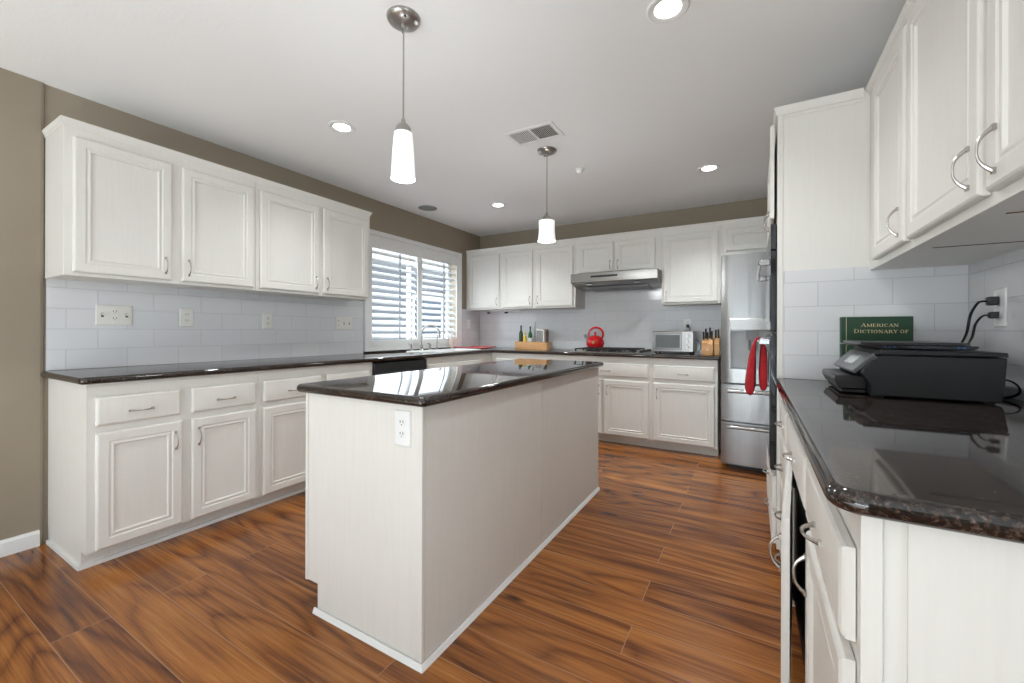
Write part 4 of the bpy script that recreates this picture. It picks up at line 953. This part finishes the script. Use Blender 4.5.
# ---------------------------------------------------------------- ceiling fixtures
for (xx, yy, lab) in ((-2.29, 1.756, 'recessed ceiling light over the left counter, nearer the camera'), (-2.29, 3.65, 'recessed ceiling light near the back left corner of the kitchen'),
                      (-0.304, 3.66, 'recessed ceiling light in front of the refrigerator'), (-0.30, 1.768, 'recessed ceiling light at the top edge of the photo, nearest the camera')):
    r = root('recessed_light', (xx, yy, CEIL), lab, 'ceiling light', 'recessed ceiling lights')
    MB().lathe((xx, yy, CEIL-0.0005), [(0.052, -0.002), (0.060, -0.006), (0.078, -0.006), (0.084, -0.001), (0.084, 0.0)], 36, cap=False).build('trim_ring', 'wplate', r)
    MB().lathe((xx, yy, CEIL-0.0025), [(0.0, 0.0), (0.054, 0.0)], 30, cap=False).build('lens', 'led', r)
    l = bpy.data.lights.new('lamp', 'SPOT'); l.energy = 90 if yy > 3 and xx > -1 else (70 if yy > 3 else 38); l.spot_size = math.radians(125); l.spot_blend = 0.9; l.shadow_soft_size = 0.055; l.color = (0.94, 0.99, 1.0)
    lo = bpy.data.objects.new('lamp', l); C.objects.link(lo); lo.location = (0, 0, -0.012); lo.parent = r
def pendant(x, y, z0, z1, r0, r1, label, en):
    p = root('pendant_light', (x, y, CEIL), label, 'pendant light', 'pendant lights above the island')
    cn = MB().lathe((x, y, CEIL-0.001), [(0.069, 0), (0.069, -0.006), (0.062, -0.016), (0.040, -0.026), (0.012, -0.030), (0.010, -0.045), (0, -0.045)], 36, cap=False).build('canopy', 'dnickel', p)
    for a in (-0.7, 2.4): MB().lathe((x+0.05*math.cos(a), y+0.05*math.sin(a), CEIL-0.029), [(0, 0), (0.006, 0.001), (0.006, 0.012)], 10, cap=False).build('screw', 'chrome', cn)
    MB().tube([(x, y, CEIL-0.045), (x, y, z1+0.058)], 0.0035, 8).build('rod', 'nickel', p)
    MB().lathe((x, y, z1), [(0.0, 0.060), (0.008, 0.060), (0.010, 0.042), (0.020, 0.037), (0.029, 0.026), (0.034, 0.010), (0.034, 0.001), (0.0, 0.001)], 24, cap=False).build('socket_cap', 'dnickel', p)
    h = z1-z0; pr = []
    for k in range(11):
        t = k/10; pr.append((r0*(1-t)**1.0+r1*t-0.004*math.sin(PI*t)*1.0 if r0 > 0.055 else r0+(r1-r0)*t**0.8, -h*t))
    pin = [(max(0.001, a-0.003), b) for a, b in pr[::-1]]
    MB().lathe((x, y, z1), [(0.02, 0.0)]+pr+pin+[(0.02, -0.003)], 32, cap=False).build('shade', 'shade', p)
    MB().lathe((x, y, z1-0.02), [(0, 0), (0.012, -0.002), (0.014, -0.03), (0.020, -0.06), (0.014, -0.085), (0, -0.092)], 16, cap=False).build('bulb', 'bulb', p)
    l = bpy.data.lights.new('lamp', 'POINT'); l.energy = en; l.shadow_soft_size = 0.09; l.color = (0.94, 0.99, 1.0)
    lo = bpy.data.objects.new('lamp', l); C.objects.link(lo); lo.location = (0, 0, z0-CEIL-0.03); lo.parent = p
pendant(-1.268, 1.272, 1.773, 1.965, 0.037, 0.050, 'near pendant light with slender frosted shade above the island', 7)
pendant(-1.289, 2.718, 1.790, 1.935, 0.058, 0.065, 'far pendant light with wide squat frosted shade above the island', 8)
# ceiling vent
v = root('ceiling_vent', (-1.26, 2.46, CEIL), 'white rectangular air vent in the ceiling', 'vent')
VX0, VX1, VY0, VY1 = -1.435, -1.085, 2.350, 2.565
mb = MB(); Fz = lambda u, vv, w: (u, vv, CEIL-0.0005-w)
def fr4(x0, x1, y0, y1, t, w0, w1): ringbox(mb, Fz, x0, x1, y0, y1, t, w0, w1)
fr4(VX0, VX1, VY0, VY1, 0.028, 0, 0.006); boxF(mb, Fz, -1.267, -1.253, VY0+0.028, VY1-0.028, 0, 0.006); mb.build('frame', 'wplate', v, bevel=0.001)
MB().box(VX0+0.029, VX1-0.029, VY0+0.029, VY1-0.029, CEIL-0.0016, CEIL-0.0006).build('backing', 'slot', v)
for (a, b, tl) in ((VX0+0.029, -1.268, -1), (-1.252, VX1-0.029, 1)):
    mb = MB(); e0 = VY0+0.029; e1 = VY1-0.029
    for k in range(11):
        xx = a+(b-a)*(k+0.5)/11; ww = 0.0018 if tl < 0 else 0.0034; p_ = [(xx-ww*tl, CEIL-0.0018), (xx+ww*tl, CEIL-0.0058), (xx+(ww+0.001)*tl, CEIL-0.0058), (xx-(ww-0.0012)*tl, CEIL-0.0018)]
        mb.prism([(q[0], q[1]) for q in p_], 'y', e0, e1)
    mb.build('slats', 'wplate', v)
tag(MB().lathe((-3.0, 3.37, CEIL-0.0005), [(0, -0.007), (0.085, -0.007), (0.098, -0.003), (0.10, 0)], 32, cap=False).build('ceiling_speaker', 'grey'), 'flat grey round speaker in the ceiling above the window', 'speaker')
s = tag(MB().lathe((-1.208, 3.17, CEIL-0.0005), [(0, -0.034), (0.022, -0.032), (0.030, -0.012), (0.034, -0.006), (0.042, 0)], 24, cap=False).build('sprinkler_cover', 'wplate'), 'small white round sprinkler cover in the ceiling behind the vent', 'sprinkler')

# ---------------------------------------------------------------- printer, laptop, dictionary, cords
pr = root('printer', (0.50, 2.03, CT), 'black inkjet printer on the right granite counter', 'printer')
PZ = CT+0.006; PX0, PX1, PY0, PY1 = 0.345, 0.655, 1.815, 2.225
# side profile (x,z): sloping control panel at the left
prof = [(0.345, PZ), (PX1-0.006, PZ), (PX1, PZ+0.02), (PX1+0.006, 1.060), (0.375, 1.062), (0.345, 1.045), (0.318, 1.000), (0.330, 0.985), (0.345, 0.960)]
MB().prism(prof, 'y', PY0, PY1).build('body', 'bmatte', pr, bevel=0.004)
MB().prism([(0.362, 1.0625), (PX1+0.008, 1.0625), (PX1+0.006, 1.076), (0.372, 1.079)], 'y', PY0-0.003, PY1+0.003).build('scanner_lid', 'bmatte', pr, bevel=0.003)
cp = MB().hexa([(0.298, PY0+0.012, 1.004), (0.3045, PY0+0.012, 0.994), (0.3045, PY1-0.012, 0.994), (0.298, PY1-0.012, 1.004)],
               [(0.356, PY0+0.012, 1.066), (0.364, PY0+0.012, 1.052), (0.364, PY1-0.012, 1.052), (0.356, PY1-0.012, 1.066)]).build('control_panel', 'dgrey', pr, bevel=0.002)
MB().hexa([(0.315, PY0+0.12, 1.0235), (0.317, PY0+0.12, 1.0220), (0.317, PY1-0.15, 1.0220), (0.315, PY1-0.15, 1.0235)],
          [(0.341, PY0+0.12, 1.0515), (0.343, PY0+0.12, 1.0500), (0.343, PY1-0.15, 1.0500), (0.341, PY1-0.15, 1.0515)]).build('screen', 'screen', cp)
mb = MB(); mb.prism([(0.268, 0.938), (0.344, 0.938), (0.344, 0.983), (0.290, 0.986), (0.258, 0.984), (0.254, 0.968)], 'y', PY0+0.05, PY1-0.05); mb.build('output_tray', 'black', pr, bevel=0.003)
MB().box(0.275, 0.344, PY0+0.06, PY1-0.06, PZ, 0.936).build('paper_drawer', 'bmatte', pr, bevel=0.002)
for xx in (0.37, 0.63):
    for yy in (PY0+0.03, PY1-0.03): MB().box(xx-0.012, xx+0.012, yy-0.012, yy+0.012, CT+0.001, PZ-0.0003).build('foot', 'black', pr)
lp = root('laptop', (0.50, 2.0, 1.08), 'closed black laptop lying on top of the printer', 'laptop')
MB().prism([(0.335, 1.0815), (0.600, 1.0815), (0.612, 1.089), (0.610, 1.094), (0.318, 1.094), (0.312, 1.091)], 'y', 1.845, 2.180).build('base', 'bgloss', lp, bevel=0.0015)
MB().box(0.325, 0.592, 1.847, 2.178, 1.0945, 1.1035).build('lid', 'black', lp, bevel=0.002)
mb = MB()
for k in range(3): mb.box(0.385+k*0.012, 0.391+k*0.012, 1.8435, 1.8448, 1.0865, 1.0885)
for k in range(2): mb.box(0.562+k*0.012, 0.570+k*0.012, 1.8435, 1.8448, 1.0865, 1.0895)
mb.build('indicator_lights', 'blue', lp)

bk = root('dictionary', (0.45, 2.31, CT), 'dark green hardcover dictionary with gold lettering leaning on the tiles behind the printer', 'book')
BX0, BX1, BZ0, BZ1, BY = 0.336, 0.569, CT+0.001, 1.203, 2.287
MB().box(BX0+0.006, BX1-0.004, BY+0.005, BY+0.041, BZ0+0.004, BZ1-0.005).build('pages', 'paper', bk)
mb = MB(); mb.box(BX0+0.004, BX1, BY, BY+0.0045, BZ0, BZ1); mb.box(BX0+0.004, BX1, BY+0.0415, BY+0.046, BZ0, BZ1); mb.box(BX0-0.0, BX0+0.0045, BY+0.002, BY+0.044, BZ0, BZ1)
cv = mb.build('cover', 'green', bk, bevel=0.0012)
mb = MB().box(BX0+0.016, BX0+0.0175, BY-0.0004, BY-0.0001, BZ0+0.01, BZ1-0.002); mb.build('gold_rule', 'gold', cv)
# serif capitals drawn with strokes: (x0,y0,x1,y1,width)
T_, S_ = 0.17, 0.07
GLY = {
 'A': (0.86, [(0.08, 0, 0.43, 1, S_), (0.43, 1, 0.76, 0, T_), (0.22, .34, 0.64, .34, S_), (-0.02, .03, .22, .03, S_), (.58, .03, .92, .03, S_)]),
 'M': (1.05, [(0.14, 0, 0.14, 1, S_), (0.14, 1, 0.52, 0.08, T_), (0.52, 0.08, 0.88, 1, S_), (0.90, 0, 0.90, 1, T_), (0, .03, .28, .03, S_), (.76, .03, 1.04, .03, S_), (0, .97, .16, .97, S_), (.86, .97, 1.04, .97, S_)]),
 'E': (0.72, [(0.16, 0, 0.16, 1, T_), (0, .03, .64, .03, S_), (0, .97, .60, .97, S_), (.2, .52, .46, .52, S_), (.62, 0, .66, .24, S_), (.58, 1, .60, .78, S_), (.46, .4, .46, .64, S_)]),
 'R': (0.84, [(0.16, 0, 0.16, 1, T_), (0, .03, .32, .03, S_), (0, .97, .46, .97, S_), (.46, .97, .62, .86, S_), (.62, .88, .62, .62, T_), (.62, .62, .46, .5, S_), (.2, .5, .46, .5, S_), (.4, .48, .78, .02, T_), (.7, .03, .88, .03, S_)]),
 'I': (0.36, [(0.17, 0, 0.17, 1, T_), (0.02, .03, .32, .03, S_), (0.02, .97, .32, .97, S_)]),
 'C': (0.80, [(.66, .80, .48, .96, S_), (.48, .96, .26, .90, S_), (.24, .92, .12, .68, T_), (.12, .70, .12, .32, T_), (.12, .34, .26, .08, T_), (.26, .08, .5, .02, S_), (.5, .02, .70, .18, S_), (.68, .66, .68, .98, S_)]),
 'N': (0.92, [(0.14, 0, 0.14, 1, S_), (0.12, 1, 0.74, 0.02, T_), (0.76, 0, 0.76, 1, S_), (0, .03, .28, .03, S_), (0, .97, .16, .97, S_), (.62, .97, .90, .97, S_)]),
 'D': (0.90, [(0.16, 0, 0.16, 1, T_), (0, .03, .46, .03, S_), (0, .97, .46, .97, S_), (.46, .97, .68, .8, S_), (.72, .80, .72, .2, T_), (.68, .2, .46, .03, S_)]),
 'T': (0.78, [(0.38, 0, 0.38, 1, T_), (.22, .03, .54, .03, S_), (0.02, .97, .74, .97, S_), (.04, .76, .04, 1, S_), (.72, .76, .72, 1, S_)]),
 'O': (0.90, [(.12, .66, .12, .34, T_), (.14, .68, .30, .94, T_*.8), (.30, .96, .56, .96, S_), (.56, .94, .74, .68, T_*.8), (.76, .66, .76, .34, T_), (.74, .32, .56, .06, T_*.8), (.56, .04, .30, .04, S_), (.30, .06, .14, .32, T_*.8)]),
 'Y': (0.82, [(0.40, 0, 0.40, .48, T_), (.10, 1, .40, .46, T_), (.40, .46, .70, 1, S_), (.26, .03, .54, .03, S_), (0, .97, .24, .97, S_), (.58, .97, .82, .97, S_)]),
 'F': (0.68, [(0.16, 0, 0.16, 1, T_), (0, .03, .32, .03, S_), (0, .97, .60, .97, S_), (.2, .52, .44, .52, S_), (.58, 1, .60, .76, S_), (.44, .4, .44, .64, S_)]),
 ' ': (0.34, []),
}
def write(text, cx, zb, h, width, y, par, name):
    tot = 0; items = []
    for w_ in text.split(' '):
        for i, chh in enumerate(w_):
            k = 1.0 if (i or w_ == 'OF') else 1.22
            if w_ == 'OF' and i == 0: k = 1.0
            items.append((chh, tot, k)); tot += (GLY[chh][0]+0.10)*k
        tot += 0.30
    tot -= 0.40; sx = width/(tot)
    mb = MB()
    for chh, off, k in items:
        for (x0, y0, x1, y1, wd) in GLY[chh][1]:
            a = Vector((cx-width/2+(off+x0*k)*sx, zb+y0*k*h)); b = Vector((cx-width/2+(off+x1*k)*sx, zb+y1*k*h))
            d = (b-a).normalized(); nn = Vector((-d.y, d.x))*wd*h*0.5
            q = [a+nn, a-nn, b-nn, b+nn]
            mb.hexa([(p.x, y, p.y) for p in q], [(p.x, y-0.0004, p.y) for p in q])
    return mb.build(name, 'gold', par, smooth=False)
write('AMERICAN', 0.463, 1.1605, 0.0125, 0.122, BY-0.0002, cv, 'lettering')
write('DICTIONARY OF', 0.467, 1.1340, 0.0135, 0.176, BY-0.0002, cv, 'lettering')
# plugs and cords
def cord(name, pts, r, label, plugbox, cable=True):
    rt = root(name, pts[0], label, 'power cord')
    MB().tube(smooth_path(pts), r, 8, 1.6).build('cable', 'black', rt)
    if plugbox: MB().box(*plugbox).build('plug', 'black', rt, bevel=0.004)
    return rt
px = XR-0.020
cord('power_cord', [(0.708, 2.088, 1.246), (0.700, 2.09, 1.247), (0.690, 2.10, 1.240), (0.679, 2.12, 1.20), (0.677, 2.14, 1.14), (0.683, 2.20, 1.10), (0.690, 2.26, 1.08), (0.695, 2.285, 1.00), (0.70, 2.29, CT+0.008)], 0.0035,
     'black power cord on the upper plug, looping down behind the printer', (0.708, px-0.0005, 2.068, 2.100, 1.232, 1.262))
cord('power_cord', [(0.712, 2.085, 1.196), (0.706, 2.09, 1.198), (0.698, 2.10, 1.190), (0.690, 2.115, 1.165), (0.690, 2.14, 1.12), (0.698, 2.20, 1.09), (0.706, 2.24, 1.06), (0.712, 2.255, 0.99), (0.715, 2.255, CT+0.008)], 0.003,
     'thinner black power cord on the lower plug beside the printer', (0.712, px-0.0005, 2.070, 2.096, 1.186, 1.209))
cord('cable_loop', [(0.672, 1.98, 0.96), (0.700, 1.95, 0.985), (0.725, 1.94, 0.972), (0.733, 1.945, 0.945), (0.715, 1.97, CT+0.008), (0.685, 2.00, CT+0.006)], 0.003,
     'small black cable loop on the granite behind the right end of the printer', None)
